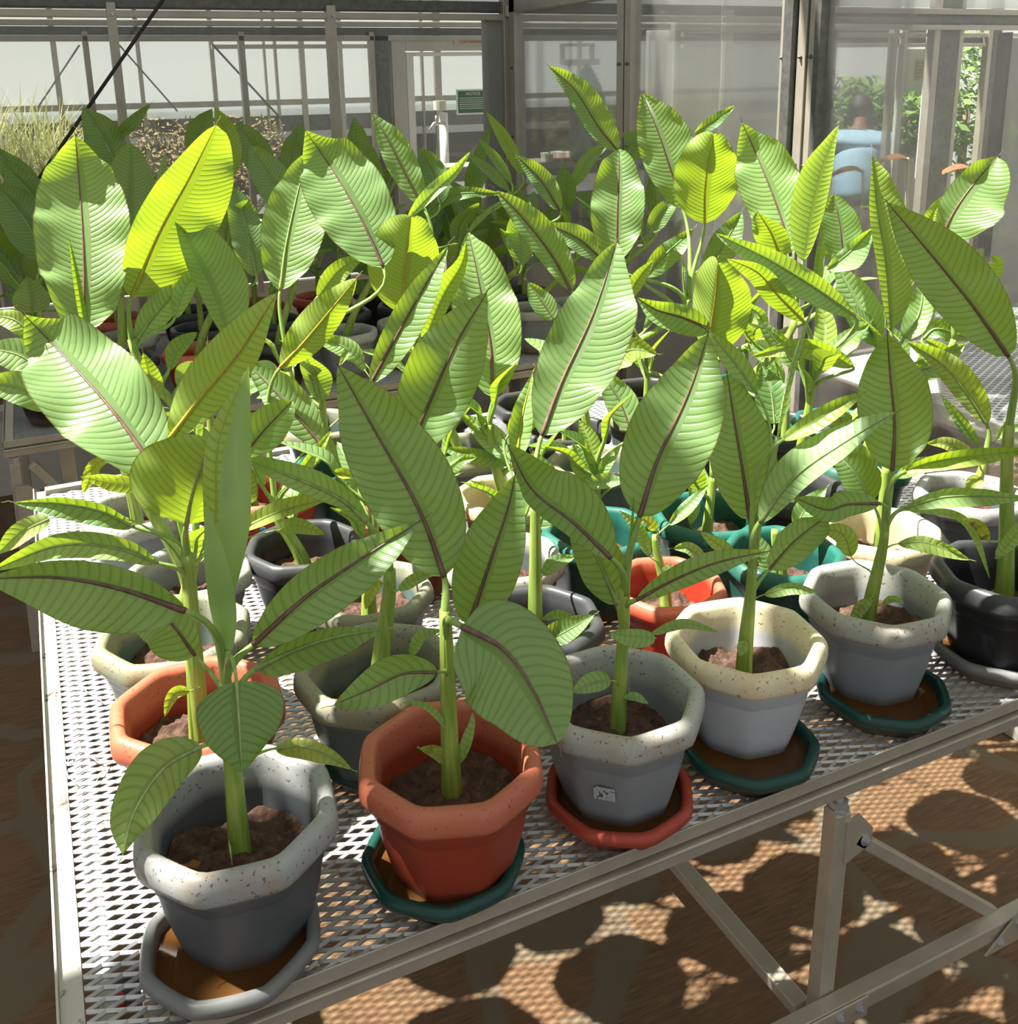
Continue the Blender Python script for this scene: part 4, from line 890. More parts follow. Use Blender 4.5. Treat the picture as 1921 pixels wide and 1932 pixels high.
plant((.90, 1.94), 'beige', .2, 'banana plant in beige pot at mid-bench with two bright pleated leaves', (922, 800), [
    ([(930, 750), (925, 650), (905, 540), (884, 438)], 62, 66, d(db=.0, dt=.12, fl=8, fr=8, a=.48, col=LT)),
    ([(800, 645), (835, 560), (870, 500), (880, 455)], 26, 20, d(db=.04, dt=-.02, fl=30, fr=20, rib=None, col=YG, stalk=False)),
    ([(966, 868), (930, 830), (874, 782)], 24, 26, d(db=-.02, dt=.02, fl=10, fr=16, rib='rib_pale', col=PL)),
    ([(960, 875), (900, 860), (830, 845)], 18, 14, d(db=-.02, dt=.0, rib=None, col=DK, sr=.0025)),
    ([(945, 960), (920, 925), (885, 905)], 6, 8, d(db=.0, dt=.0, rib=None, col=YG, sr=.002)),
], r=.016)
plant((1.18, 2.02), 'olive', .3, 'banana plant in grey-green pot at the middle, two long sword-shaped leaves', (1100, 740), [
    ([(1078, 548), (1040, 480), (985, 410), (936, 360)], 26, 38, d(db=.02, dt=.02, fl=14, fr=8, rib='rib', a=.46)),
    ([(1185, 562), (1205, 525), (1234, 490)], 14, 15, d(db=.0, dt=-.06, rib='rib_yel', col=YG, sr=.003)),
    ([(1045, 602), (1022, 570), (996, 534)], 22, 24, d(db=.0, dt=.02, rib='rib', sr=.003)),
    ([(1150, 690), (1190, 660), (1240, 668)], 26, 28, d(db=.0, dt=-.04, rib='rib_pale', col=YG)),
], r=.014)
plant((1.44, 2.02), 'black', .1, 'banana plant in black pot, sunlit wide leaf beside a pale rolled one', (1500, 600), [
    ([(1492, 482), (1470, 400), (1435, 310), (1400, 231)], 56, 60, d(db=.02, dt=.15, fl=6, fr=8, a=.50, rib='rib', col=LT, hook=.04, tip=35)),
    ([(1516, 492), (1528, 410), (1550, 320), (1583, 236)], 52, 34, d(db=-.02, dt=.0, fl=30, fr=-30, curl=40, a=.45, rib=None, col=PL, wav=.5)),
    ([(1472, 484), (1455, 440), (1430, 400)], 34, 32, d(db=-.02, dt=-.08, fl=-10, fr=30, curl=25, rib='rib_yel', col=YG, pt=.6)),
    ([(1540, 560), (1545, 490), (1555, 420)], 12, 12, d(db=.03, dt=.04, fl=50, fr=20, curl=30, rib=None, col=PL)),
], r=.014)
plant((1.90, 1.96), 'green', .3, 'banana plant against the glass partition with a broad pleated leaf at far right', (1800, 640), [
    ([(1775, 452), (1800, 400), (1835, 350), (1882, 296)], 34, 78, d(db=-.02, dt=.0, fl=14, fr=6, rib='rib', a=.46, pt=.55)),
    ([(1745, 425), (1765, 395), (1795, 362)], 12, 14, d(db=.06, dt=.0, rib=None, col=YG)),
    ([(1850, 560), (1880, 500), (1870, 480)], 14, 16, d(db=.0, dt=-.04, rib=None, col=YG, sr=.003)),
    ([(1740, 640), (1770, 620), (1830, 640)], 20, 24, d(db=.02, dt=.04, rib='rib_pale', col=DK)),
    ([(1800, 700), (1775, 660), (1745, 640)], 14, 15, d(db=.0, dt=-.03, rib='rib_yel', col=SP)),
], r=.013)
# ---- row 5 and 6 ---------------------------------------------------------------------
plant((.13, 2.25), 'lgrey', .5, 'banana plant in white pot with one very large bright oval leaf, far left', (188, 700), [
    ([(158, 628), (158, 500), (152, 380), (142, 256)], 84, 86, d(db=.0, dt=.22, fl=6, fr=6, a=.48, pb=.5, pt=.55, hook=.06, tip=30, col=LT)),
    ([(163, 645), (150, 560), (130, 448)], 8, 8, d(db=-.05, dt=-.06, fl=50, fr=30, rib=None, col=DK, sr=.004, wav=.3)),
], r=.012)
plant((.42, 2.22), 'red', .2, 'banana plant with a huge folded leaf glowing yellow, left of the tall centre leaves', (248, 640), [
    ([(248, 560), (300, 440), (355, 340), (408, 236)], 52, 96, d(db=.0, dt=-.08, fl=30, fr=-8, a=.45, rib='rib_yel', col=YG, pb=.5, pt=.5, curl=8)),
    ([(258, 640), (300, 585), (372, 508)], 28, 28, d(db=-.02, dt=.04, rib='rib_pale', col=LT, fl=8, fr=20)),
    ([(432, 642), (400, 550), (360, 470), (326, 390)], 24, 72, d(db=-.04, dt=.0, fl=40, fr=8, rib=None, a=.42)),
    ([(330, 600), (350, 540), (395, 488)], 18, 20, d(db=-.02, dt=.0, rib=None, col=LT)),
    ([(290, 760), (285, 720), (270, 665)], 20, 22, d(db=-.05, dt=-.08, rib='rib_yel', col=YG, sr=.003)),
], r=.014, lean=(-.04, .0))
plant((.62, 2.3), 'green', .1, 'banana plant with a pair of broad sunlit leaves crossing, upper left of centre', (545, 700), [
    ([(528, 548), (540, 460), (560, 370), (580, 290)], 52, 66, d(db=.04, dt=.2, fl=6, fr=10, a=.45, rib='rib_pale', col=LT)),
    ([(724, 505), (680, 410), (630, 325), (576, 246)], 76, 74, d(db=-.02, dt=.12, fl=6, fr=8, a=.48, rib='rib', hook=.05, tip=35)),
    ([(600, 560), (640, 510), (690, 480)], 20, 22, d(db=.04, dt=.0, rib=None, col=YG)),
], r=.014)
plant((.92, 2.25), 'olive', .2, 'banana plant in olive-grey pot with a yellow-glowing rounded leaf, centre', (790, 680), [
    ([(765, 592), (762, 530), (768, 470), (776, 410)], 76, 66, d(db=.0, dt=-.16, fl=-10, fr=-12, a=.46, rib='rib_yel', col=YG, pb=.5, pt=.55, tip=40)),
    ([(770, 412), (820, 362), (860, 325), (888, 286)], 18, 10, d(db=.02, dt=.02, fl=20, fr=40, rib=None, col=PL, stalk=False)),
    ([(800, 392), (765, 330), (735, 270), (703, 214)], 26, 34, d(db=.1, dt=.12, fl=14, fr=8, rib='rib', a=.5, col=N)),
], r=.014)
plant((1.25, 2.5), 'black', .4, 'banana plant with an upright oval leaf and a heart-shaped yellow-green one, upper right of centre', (1300, 560), [
    ([(1163, 492), (1164, 420), (1167, 350), (1169, 281)], 52, 52, d(db=.0, dt=.08, fl=8, fr=10, a=.48, pb=.5, pt=.55)),
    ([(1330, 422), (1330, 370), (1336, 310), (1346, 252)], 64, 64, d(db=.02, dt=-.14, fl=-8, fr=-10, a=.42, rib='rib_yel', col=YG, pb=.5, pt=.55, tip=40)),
    ([(1288, 392), (1265, 320), (1240, 245), (1212, 176)], 46, 60, d(db=.12, dt=.16, fl=8, fr=10, a=.5, rib='rib')),
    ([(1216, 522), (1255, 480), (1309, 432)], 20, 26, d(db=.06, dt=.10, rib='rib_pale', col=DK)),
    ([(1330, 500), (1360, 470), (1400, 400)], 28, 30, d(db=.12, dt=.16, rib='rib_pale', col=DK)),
], r=.013)
plant((1.62, 2.45), 'black', .2, 'banana plant with a dull green rounded leaf behind the pale rolled leaf', (1570, 560), [
    ([(1592, 502), (1585, 430), (1574, 366)], 38, 40, d(db=.04, dt=.08, rib='rib', col=DK, pt=.6)),
    ([(1310, 252), (1345, 230), (1386, 200)], 12, 13, d(db=.1, dt=.12, rib=None, col=DK, stalk=False)),
], r=.012)
LATE = True
# ---- more pots on the bench whose plants are mostly hidden ---------------------------
def free_plant(pos, kind, label, h, n, seed, group=None, zpot=ZB, big=.30, cols=(N, DK, LT), lean=(0, 0)):
    x, y = pos; D = float(np.array([x, y, 0])@HD)
    t = empty('potted_banana_plant', (x, y, zpot), label, 'potted plant', group)
    make_pot(t, x, y, zpot, seed*.37, kind, .93); make_soil_disc(t, x, y, zpot+.115, seed*.37, .093, seed=seed)
    base = np.array([x, y, zpot+.125]); tp = base+np.array([lean[0], lean[1], h]); c = bez(base-np.array([0, 0, .01]), base+np.array([0, 0, h*.4]), tp-np.array([0, 0, h*.3]), tp, 12)
    b = MB(); rr = np.interp(np.linspace(0, 1, 12), [0, .08, 1], [.015, .0125, .008]); b.tube(c, rr, 12, ridge=.07, nr=4); b.build('pseudostem', M['stem'], t, smooth=True)
    P = dict(root=t, D=D, stem=c); rnd_leaves(P, 0, n, 0, 0, seed, big=big, cols=cols); return P
for i, (px_, py_, kd, h, lb) in enumerate((
        (.35, 2.56, 'olive', .16, 'low banana plant in olive pot on the bench rear, below the glowing yellow leaf'),
        (1.23, 2.26, 'black', .12, 'low banana plant in black pot behind the tall sunlit pointed leaf'),
        (1.50, 2.28, 'olive', .16, 'low banana plant in olive pot behind the long arched leaf at right'),
        (1.76, 2.0, 'black', .12, 'low banana plant in black pot below the upright half-rolled leaf'),
        (.66, 2.62, 'olive', .14, 'low banana plant in olive pot on the bench rear, left of centre'),
        (.95, 2.56, 'black', .14, 'low banana plant in black pot on the bench rear, below the yellow rounded leaf'),
        (1.9, 2.35, 'green', .16, 'low banana plant in green pot beside the glass partition, rear right of the bench'))):
    free_plant((px_, py_), kd, lb, h, 4, 31+i, big=.20, cols=(N, LT, YG))
# ---- plants on the bench across the aisle (shaded) -----------------------------------
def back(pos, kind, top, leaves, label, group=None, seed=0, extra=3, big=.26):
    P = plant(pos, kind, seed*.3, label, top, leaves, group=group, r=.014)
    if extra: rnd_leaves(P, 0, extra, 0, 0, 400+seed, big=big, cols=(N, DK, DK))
    return P
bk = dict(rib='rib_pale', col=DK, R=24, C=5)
back((-.02, 3.60), 'black', (70, 560), [
    ([(84, 492), (50, 420), (-10, 345)], 44, 46, d(fl=8, fr=10, **bk)),
    ([(95, 470), (75, 390), (0, 300)], 30, 36, d(db=.1, dt=.1, **bk)),
    ([(60, 590), (58, 560), (50, 522)], 34, 34, d(db=-.1, dt=-.12, rib='rib_pale', col=LT, R=24, C=5)),
    ([(100, 420), (95, 350), (108, 275)], 12, 14, d(db=.0, dt=.0, fl=40, rib=None, col=PL, R=24, C=5)),
    ([(80, 430), (40, 340), (-15, 275)], 32, 30, d(db=.2, dt=.2, **bk))], 'dark banana plant in black pot at the far left end of the rear bench', seed=1)
back((.22, 3.62), 'black', (225, 500), [
    ([(242, 432), (242, 350), (246, 270)], 44, 52, d(fl=8, fr=8, rib='rib_pale', col=N, R=26, C=6, pb=.5, pt=.55)),
    ([(222, 320), (195, 262), (158, 202)], 36, 36, d(db=.3, dt=.3, **bk)),
    ([(214, 262), (245, 235), (284, 196)], 12, 13, d(db=.35, dt=.35, **bk)),
    ([(300, 420), (305, 350), (312, 285)], 12, 12, d(db=.05, dt=.05, rib=None, col=PL, R=24, C=5))], 'dark rear bench banana plant whose leaf rises beside the black cable', seed=2)
back((.47, 3.62), 'red', (420, 520), [
    ([(372, 310), (375, 250), (400, 205)], 24, 26, d(db=.3, dt=.3, **bk)),
    ([(428, 340), (425, 260), (405, 202)], 20, 30, d(db=.1, dt=.05, rib='rib_yel', col=YG, R=24, C=5)),
    ([(484, 522), (465, 430), (440, 352)], 34, 36, d(db=-.1, dt=-.05, rib='rib_pale', col=N, R=30, C=6)),
    ([(500, 340), (480, 290), (446, 230)], 26, 34, d(db=.3, dt=.35, **bk))], 'banana plant in terracotta red pot on the rear bench, behind the glowing folded leaf', seed=3)
back((.76, 3.62), 'black', (560, 500), [
    ([(540, 400), (510, 340), (470, 275)], 32, 40, d(db=-.1, dt=-.05, rib='rib_pale', col=N, R=26, C=6)),
    ([(540, 330), (550, 280), (565, 236)], 18, 20, d(db=.2, dt=.25, **bk)),
    ([(590, 300), (570, 250), (562, 228)], 12, 12, d(db=.2, dt=.2, **bk))], 'dark banana plant in black pot on the rear bench, left of the centre leaves', seed=4)
back((1.02, 3.62), 'lgrey', (720, 470), [
    ([(700, 400), (670, 310), (668, 222)], 22, 50, d(db=.2, dt=.2, **bk)),
    ([(830, 385), (815, 330), (790, 280)], 28, 32, d(db=.0, dt=.05, **bk))], 'dark rear bench banana plant in pale pot behind the long narrow centre leaf', seed=5)
back((1.28, 3.65), 'lgrey', (880, 450), [
    ([(905, 395), (890, 340), (925, 240)], 14, 18, d(db=.1, dt=.1, **bk)),
    ([(985, 330), (955, 270), (917, 210)], 12, 15, d(db=.1, dt=.1, rib=None, col=YG, R=24, C=5)),
    ([(965, 345), (935, 300), (903, 262)], 9, 11, d(db=.0, dt=.0, rib=None, col=N, R=24, C=5)),
    ([(760, 440), (850, 370), (950, 365)], 16, 14, d(db=-.1, dt=-.15, **bk)),
    ([(960, 360), (920, 320), (880, 290)], 10, 12, d(db=.0, dt=.0, rib=None, col=N, R=24, C=5)),
    ([(915, 400), (880, 380), (920, 330)], 14, 16, d(db=.0, dt=.0, **bk))], 'many-leaved banana plant in pale pot at the centre of the rear bench', seed=6, extra=5)
back((1.55, 3.62), 'black', (1010, 450), [
    ([(1057, 398), (1020, 340), (971, 291)], 18, 24, d(db=-.1, dt=-.1, rib='rib', col=N, R=26, C=6)),
    ([(1135, 488), (1090, 450), (1030, 422)], 24, 26, d(db=-.5, dt=-.5, rib='rib', col=N, R=26, C=6, stalk=False)),
    ([(1062, 400), (1065, 350), (1062, 312)], 24, 24, d(db=.1, dt=.1, **bk)),
    ([(985, 500), (980, 430), (1000, 380)], 26, 30, d(db=-.2, dt=-.2, rib=None, col=N, R=26, C=6))], 'rear bench banana plant in black pot in front of the corner post', seed=7, extra=4)
back((1.82, 3.62), 'lgrey', (1130, 420), [
    ([(1166, 284), (1130, 240), (1085, 170), (1036, 125)], 24, 34, d(db=-.3, dt=-.3, rib='rib', col=N, R=30, C=6)),
    ([(1185, 300), (1200, 270), (1175, 250)], 22, 24, d(db=.1, dt=.1, **bk)),
    ([(1080, 352), (1110, 300), (1150, 270)], 14, 16, d(db=.0, dt=.0, rib=None, col=N, R=24, C=5))], 'tallest banana plant of the rear bench, one leaf standing clear against the glass', seed=8, extra=4)
back((2.0, 3.62), 'lgrey', (1240, 430), [
    ([(1225, 440), (1250, 400), (1280, 370)], 18, 20, d(db=-.2, dt=-.2, **bk))], 'dark banana plant in pale pot at the right end of the rear bench', seed=9, extra=4)
# second rank on the rear bench: nothing in the photograph tells these apart
k = 0
for y in (3.95, 4.3):
    for x in (-.02, .26, .54, .82, 1.10, 1.38, 1.66, 1.94):
        k += 1
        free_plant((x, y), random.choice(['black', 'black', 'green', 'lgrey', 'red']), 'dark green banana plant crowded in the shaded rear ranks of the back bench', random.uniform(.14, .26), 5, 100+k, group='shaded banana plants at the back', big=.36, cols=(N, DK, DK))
# red saucer with bluish water at the corner of the rear bench
saucer(.10, 3.56, .2, 'sred', 'terracotta red saucer at the left front corner of the rear bench')
for (a, c, kd, lb) in ((.43, 1.40, 'sgreen', 'dark green saucer under the weathered grey pot of the second row'), (.72, 1.42, 'sgrey', 'grey saucer under the black pot of the second row'),
        (.14, 1.64, 'sgrey', 'grey saucer under the algae-stained pot on the left edge'), (1.01, 1.41, 'sred', 'red saucer under the small plant in the red pot')):
    saucer(a, c, .3, kd, lb)
# ================================================================= SMALL THINGS
# scraped sticker on the pale grey pot
P3o = None
for o in list(COL.objects):
    if o.get('label', '').startswith('banana plant in pale grey pot with a scraped'): P3o = o
a0 = math.atan2(-HD[1], -HD[0])-.30
b = MB(); c0 = np.array([.715, 1.150, ZB+.088]); 
outw = np.array([math.cos(a0), math.sin(a0), 0]); tg = np.array([-outw[1], outw[0], 0])
rg = random.Random(4)
for i in range(9):
    for j in range(7):
        if rg.random() < .72:
            u = (i-4)*.0034; v = (j-3)*.0034; b.box(c0+outw*(.1015+v*.24+.0016)+tg*u+np.array([0, 0, v]), (.0042, .0006, .0042), np.stack([tg, outw, [0, 0, 1.]], 1))
b.build('torn_sticker', M['chipped'], P3o)
# dry grass strands on the mesh
b = MB(); rg = random.Random(9)
def strand(b, pts, r=.0009):
    b.tube(spline([onz(px, py, .752+.004*rg.random()) for px, py in pts], 14), r, 5)
strand(b, [(122, 1445), (140, 1420), (152, 1412), (168, 1425), (190, 1440), (206, 1438)]); strand(b, [(120, 1440), (128, 1462), (146, 1480)]); strand(b, [(206, 1436), (192, 1460), (178, 1478)])
strand(b, [(152, 1412), (172, 1430), (200, 1434), (222, 1440)], .0006); strand(b, [(205, 1436), (200, 1450), (186, 1460)], .0006); strand(b, [(150, 1410), (156, 1400), (152, 1408)], .0006)
tag(b.build('dry_grass', M['straw'], smooth=True), 'wisp of dry straw-coloured grass lying on the mesh left of the terracotta pot', 'grass')
b = MB(); strand(b, [(145, 1298), (150, 1292), (165, 1306), (185, 1318), (200, 1330)], .0008)
tag(b.build('dry_twig', M['straw'], smooth=True), 'thin dry twig on the mesh near the left rail, beside the olive pot', 'twig')
# bits in the front pots
b = MB(); p = onz(352, 1640, ZB+.130)
v = [p+np.array([0, 0, .004])]+[p+np.array([math.cos(a)*.018*q, math.sin(a)*.010*q, .004+.004*math.sin(3*a)]) for a, q in zip(np.linspace(0, 5.6, 9), (1, .7, 1.1, .6, 1, .8, 1.2, .6, .9))]
b.add(v, [(0, i, i+1) for i in range(1, 9)]+[(0, 9, 1)]); v2 = [q-np.array([0, 0, .0012]) for q in v]; b.add(v2, [(0, i+1, i) for i in range(1, 9)]+[(0, 1, 9)])
tag(b.build('dead_leaf', M['dead']), 'curled brown dead leaf scrap on the soil of the front left pot', 'dead leaf')
b = MB(); b.tube([onz(438, 1632, .885), onz(434, 1600, .905), ond(432, 1582, 1.10)], [.002, .003, .001], 6, flat=.4)
tag(b.build('dried_sheath', M['straw'], smooth=True), 'dried cream leaf sheath beside the stem in the front left pot', 'dead leaf')
# red and black hand tool on the floor under the bench corner
t = empty('garden_tool', onz(215, 1880, .02), 'red and black handled tool on the floor under the bench corner', 'tool')
a, c = onz(190, 1915, .03), onz(290, 1830, .03); e = onz(225, 1875, .03)
b = MB(); b.tube(spline([a, e], 8), [.02, .024, .025, .025, .024, .024, .022, .02], 12); b.build('handle', M['red'], t, smooth=True)
b = MB(); b.tube([e, onz(245, 1862, .03), c], [.022, .02, .012], 12); b.tube([a+(e-a)*.35, a+(e-a)*.45], .027, 12); b.build('grip', M['black'], t, smooth=True)
# black cable slanting across the back
b = MB(); A_, B_ = ony(335, -40, 4.75), ony(125, 262, 4.75); E_ = A_+(B_-A_)*1.9; b.tube([A_+(A_-B_)*.5, A_, B_, E_], .0075, 8)
tag(b.build('black_cable', M['black'], smooth=True), 'taut black cable slanting down behind the plants at upper left', 'cable')
# signs
def text(s, loc, size, mat, parent, ax=None, name='lettering', depth=.001):
    cu = bpy.data.curves.new('t', 'FONT'); cu.body = s; cu.size = size; cu.extrude = depth; cu.align_x = 'CENTER'; cu.align_y = 'CENTER'
    o = bpy.data.objects.new('t', cu); COL.objects.link(o); dg = bpy.context.evaluated_depsgraph_get(); dg.update()
    me = bpy.data.meshes.new_from_object(o.evaluated_get(dg)); COL.objects.unlink(o)
    q = bpy.data.objects.new(name, me); COL.objects.link(q); me.materials.append(mat)
    q.parent = parent; q.location = Vector(loc)-Vector(worldloc(parent)); q.rotation_euler = (math.pi/2, 0, 0); return q
Ys = Y2-.055
sx0, sx1 = ony(857, 80, Ys)[0], ony(922, 80, Ys)[0]; sz = ony(890, 79, Ys)[2]
b = MB(); b.span((sx0, Ys-.003, sz-.017), (sx1, Ys, sz+.017)); o = b.build('door_sign', M['cream']); tag(o, 'narrow cream sign reading CONTAINMENT in red over the door', 'sign')
text('CONTAINMENT', ((sx0+sx1)/2, Ys-.005, sz), .026, M['signred'], o)
sx0, sx1 = ony(861, 190, Ys)[0], ony(923, 190, Ys)[0]; z0, z1 = ony(890, 216, Ys)[2], ony(890, 168, Ys)[2]
b = MB(); b.span((sx0, Ys-.004, z0), (sx1, Ys, z1)); o = b.build('notice_sign', M['signwhite']); tag(o, 'green NOTICE sign with white lines of text on the door glass', 'sign')
b = MB(); b.span((sx0+.012, Ys-.006, z0+.012), (sx1-.012, Ys-.004, z1-.012)); g = b.build('panel', M['signgreen'], o)
text('NOTICE', ((sx0+sx1)/2, Ys-.008, z1-.032), .030, M['signwhite'], o)
b = MB()
for i in range(6): b.span((sx0+.020, Ys-.0075, z1-.062-i*.014), (sx1-.022-.010*(i % 3), Ys-.006, z1-.0585-i*.014))
b.build('text_line', M['signwhite'], o)
# tap and basin inside the corridor, small pots on the shelf
Yt = Y2+.8
p = ony(836, 200, Yt); t = empty('standpipe_tap', (p[0], Yt, 1.0), 'white standpipe with a brass tap seen through the door glass', 'tap')
b = MB(); b.tube([(p[0], Yt, .7), (p[0], Yt, ony(836, 213, Yt)[2])], .035, 12); b.build('pipe', M['white'], t, smooth=True)
b = MB(); z = ony(836, 232, Yt)[2]; b.tube([(p[0], Yt-.03, z), (p[0]-.10, Yt-.05, z), (p[0]-.14, Yt-.06, z-.05)], .014, 8); b.tube([(p[0]-.08, Yt-.05, z), (p[0]-.08, Yt-.05, z+.06)], .01, 8); b.build('spout', M['alum'], t, smooth=True)
b = MB(); q = ony(828, 200, Yt); b.tube([(q[0]-.0, Yt-.02, q[2]-.03), (q[0], Yt-.02, q[2]+.04)], .05, 14); tag(b.build('jar', M['beige'] if 'beige' in M else M['cream'], smooth=False), 'small tan jar on the ledge above the tap behind the door', 'jar')
zt_ = ony(1070, 300, 6.2)[2]
t = empty('work_table', (ony(950, 300, 6.3)[0], 6.3, 0), 'dark table crowded with small white pots behind the back wall', 'table')
b = MB(); b.span((ony(800, 300, 6.3)[0], 6.0, zt_-.04), (ony(1180, 300, 6.3)[0], 6.4, zt_)); b.build('table_top', M['alum'], t, bevel=.003)
for x in (ony(820, 300, 6.3)[0], ony(1160, 300, 6.3)[0]): b = MB(); b.span((x-.02, 6.1, 0), (x+.02, 6.14, zt_-.04)); b.build('leg', M['alum'], t)
rg = random.Random(3)
src = None
for i in range(20):
    px_ = rg.choice([rg.uniform(815, 915), rg.uniform(1040, 1100), rg.uniform(1020, 1120)]); Yp = rg.uniform(6.05, 6.35); x = ony(px_, 298, Yp)[0]
    if src is None:
        b = MB(); b.tube([(0, 0, 0), (0, 0, .05)], [.022, .03], 10); src = b.build('seedling_pot', M['white']); o = src
    else: o = src.copy(); COL.objects.link(o)
    o.location = (x, Yp, zt_); tag(o, 'tiny white seedling pot on the crowded table behind the back wall', 'pot', 'small pots on the table behind the glass')
b = MB(); x0, x1 = ony(1040, 310, 6.1)[0], ony(1110, 310, 6.1)[0]; b.span((x0, 6.01, zt_), (x1, 6.12, zt_+.02)); tag(b.build('seed_tray', M['signred'], bevel=.004), 'shallow red tray at the front of the crowded table', 'tray')
# blue coat hanging from a hook rail
p = ony(1108, 120, 6.0); t = empty('hanging_coat', p, 'blue-grey lab coat hanging behind the glass at upper centre', 'coat')
zt1, zb1 = p[2], ony(1100, 300, 6.0)[2]
zz_ = np.linspace(zt1, zb1, 14); w_ = np.interp(np.linspace(0, 1, 14), [0, .08, .25, .6, 1], [.015, .05, .12, .13, .125]); V = []
for z, w in zip(zz_, w_):
    for a in np.linspace(0, 2*np.pi, 20, endpoint=False): V.append((p[0]-.02*(zt1-z)+w*math.cos(a), 6.0+(.03+.02*math.sin(5*a+z*4))*math.sin(a)*min(1, w*9), z))
b = MB(); b.add(V, [(i*20+j, i*20+(j+1) % 20, (i+1)*20+(j+1) % 20, (i+1)*20+j) for i in range(13) for j in range(20)]); b.build('coat_body', M['blue'], t, smooth=True)
b = MB(); b.tube([(p[0]+.06, 5.96, zt1-.22), (p[0]+.12, 5.95, zt1-.45), (p[0]+.13, 5.95, zt1-.75)], [.045, .04, .035], 10); b.build('sleeve', M['blue'], t, smooth=True)
b = MB(); b.span((ony(1060, 118, 6.04)[0], 6.03, zt1-.01), (ony(1130, 118, 6.04)[0], 6.06, zt1+.03)); [b.tube([(p[0]+q, 6.03, zt1), (p[0]+q, 5.99, zt1-.02), (p[0]+q, 5.98, zt1+.01)], .006, 6) for q in (-.14, -.07, 0)]
o = b.build('hook_rail', M['white']); tag(o, 'white rail with hooks above the blue coat', 'hook rail')
b = MB(); xa, xb = ony(1060, 98, 6.1)[0], ony(1120, 98, 6.1)[0]; za, zb = ony(1090, 118, 6.1)[2], ony(1090, 82, 6.1)[2]
for q in ((xa, za, xb, za+.02), (xa, zb-.02, xb, zb), (xa, za, xa+.02, zb), (xb-.02, za, xb, zb)): b.span((q[0], 6.09, q[1]), (q[2], 6.13, q[3]))
o = b.build('window_6', M['alum']); o['kind'] = 'structure'
# ---------------------------------------------------------------- vegetation outside
def tuft(b, c, h, n, rg, w=.012, spread=.25):
    for i in range(n):
        a = rg.uniform(0, 6.28); s = rg.uniform(.2, 1)*spread; H = h*rg.uniform(.5, 1); x, y, z = c; lx_, ly_ = math.cos(a)*s, math.sin(a)*s
        px_, py_ = -math.sin(a)*w/2, math.cos(a)*w/2; V = []
        for t_, ww in ((0, 1), (.4, .9), (.75, .6), (1, .05)):
            dx, dy = lx_*t_**1.8, ly_*t_**1.8; zz2 = z+H*(t_-.18*t_**3)
            V += [(x+dx-px_*ww+lx_*.05, y+dy-py_*ww+ly_*.05, zz2), (x+dx+px_*ww+lx_*.05, y+dy+py_*ww+ly_*.05, zz2)]
        b.add(V, [(0, 1, 3, 2), (2, 3, 5, 4), (4, 5, 7, 6)])
rg = random.Random(12); Yg = 7.8; b = MB()
for i in range(80):
    x = rg.uniform(-1.1, .62); h = np.interp(x, [-1.1, .1, .3, .62], [1.25, 1.25, 1.0, .7]); tuft(b, (x, Yg+rg.uniform(-.5, .5), .95), h*rg.uniform(.6, 1), 20, rg, .012, .4)
o = b.build('tall_grass', M['grassm'], None); tag(o, 'tall dry green grass growing behind the glass at far left', 'grass', kind='stuff')
b = MB(); b.span((-1.3, Yg-.6, .85), (6.5, Yg+.7, .95)); b.build('planting_bed', M['darkgrey']); tag(bpy.data.objects['planting_bed'], 'raised dark bed holding the vegetation outside the back wall', 'planting bed')
def bush(b, c, R_, n, rg, sz=.035, m=None):
    for i in range(n):
        v = Vector((rg.gauss(0, 1), rg.gauss(0, 1), rg.gauss(0, 1))).normalized()*rg.uniform(.5, 1); p = Vector(c)+Vector((v.x*R_[0], v.y*R_[1], v.z*R_[2]))
        d1 = Vector((rg.gauss(0, 1), rg.gauss(0, 1), rg.gauss(0, 1))).normalized(); d2 = d1.orthogonal().normalized(); s_ = sz*rg.uniform(.6, 1.3)
        b.add([p-d1*s_, p+d2*s_*.4, p+d1*s_, p-d2*s_*.4], [(0, 1, 2, 3)])
b = MB()
for x in (.35, .6, .9, 1.15, 1.4, 1.65): bush(b, (x, Yg+.1, 1.30), (.25, .3, .34), 700, rg, .022)
o = b.build('dry_shrub', M['twig']); tag(o, 'brownish twiggy weeds behind the glass, right of the tall grass', 'weeds', kind='stuff')
b = MB()
for px_, py_, D_, rr_ in ((1580, 225, 8.4, .40), (1640, 222, 8.4, .42), (1705, 238, 8.3, .34)): bush(b, ond(px_, py_, D_*.9), (rr_, rr_*.6, rr_*.75), 900, rg, .045)
c = ond(1640, 222, 7.5); t = empty('hedge', (c[0], c[1], 0), 'pale green hedge behind the glass, around the person in the blue shirt', 'hedge')
b.build('foliage', M['hedge'], t); b = MB(); b.tube([(c[0], c[1], 0), (c[0], c[1], c[2])], .03, 8); b.build('trunk', M['twig'], t, smooth=True)
c = ond(1826, 182, 7.7); b = MB(); bush(b, c, (.4, .3, .62), 1200, rg, .05)
t = empty('green_bush', (c[0], c[1], 0), 'tall leafy green bush seen in the narrow window on the right', 'bush')
b.build('foliage', M['hedge'], t); b = MB(); b.tube([(c[0], c[1], 0), (c[0], c[1], c[2])], .03, 8); b.build('trunk', M['twig'], t, smooth=True)
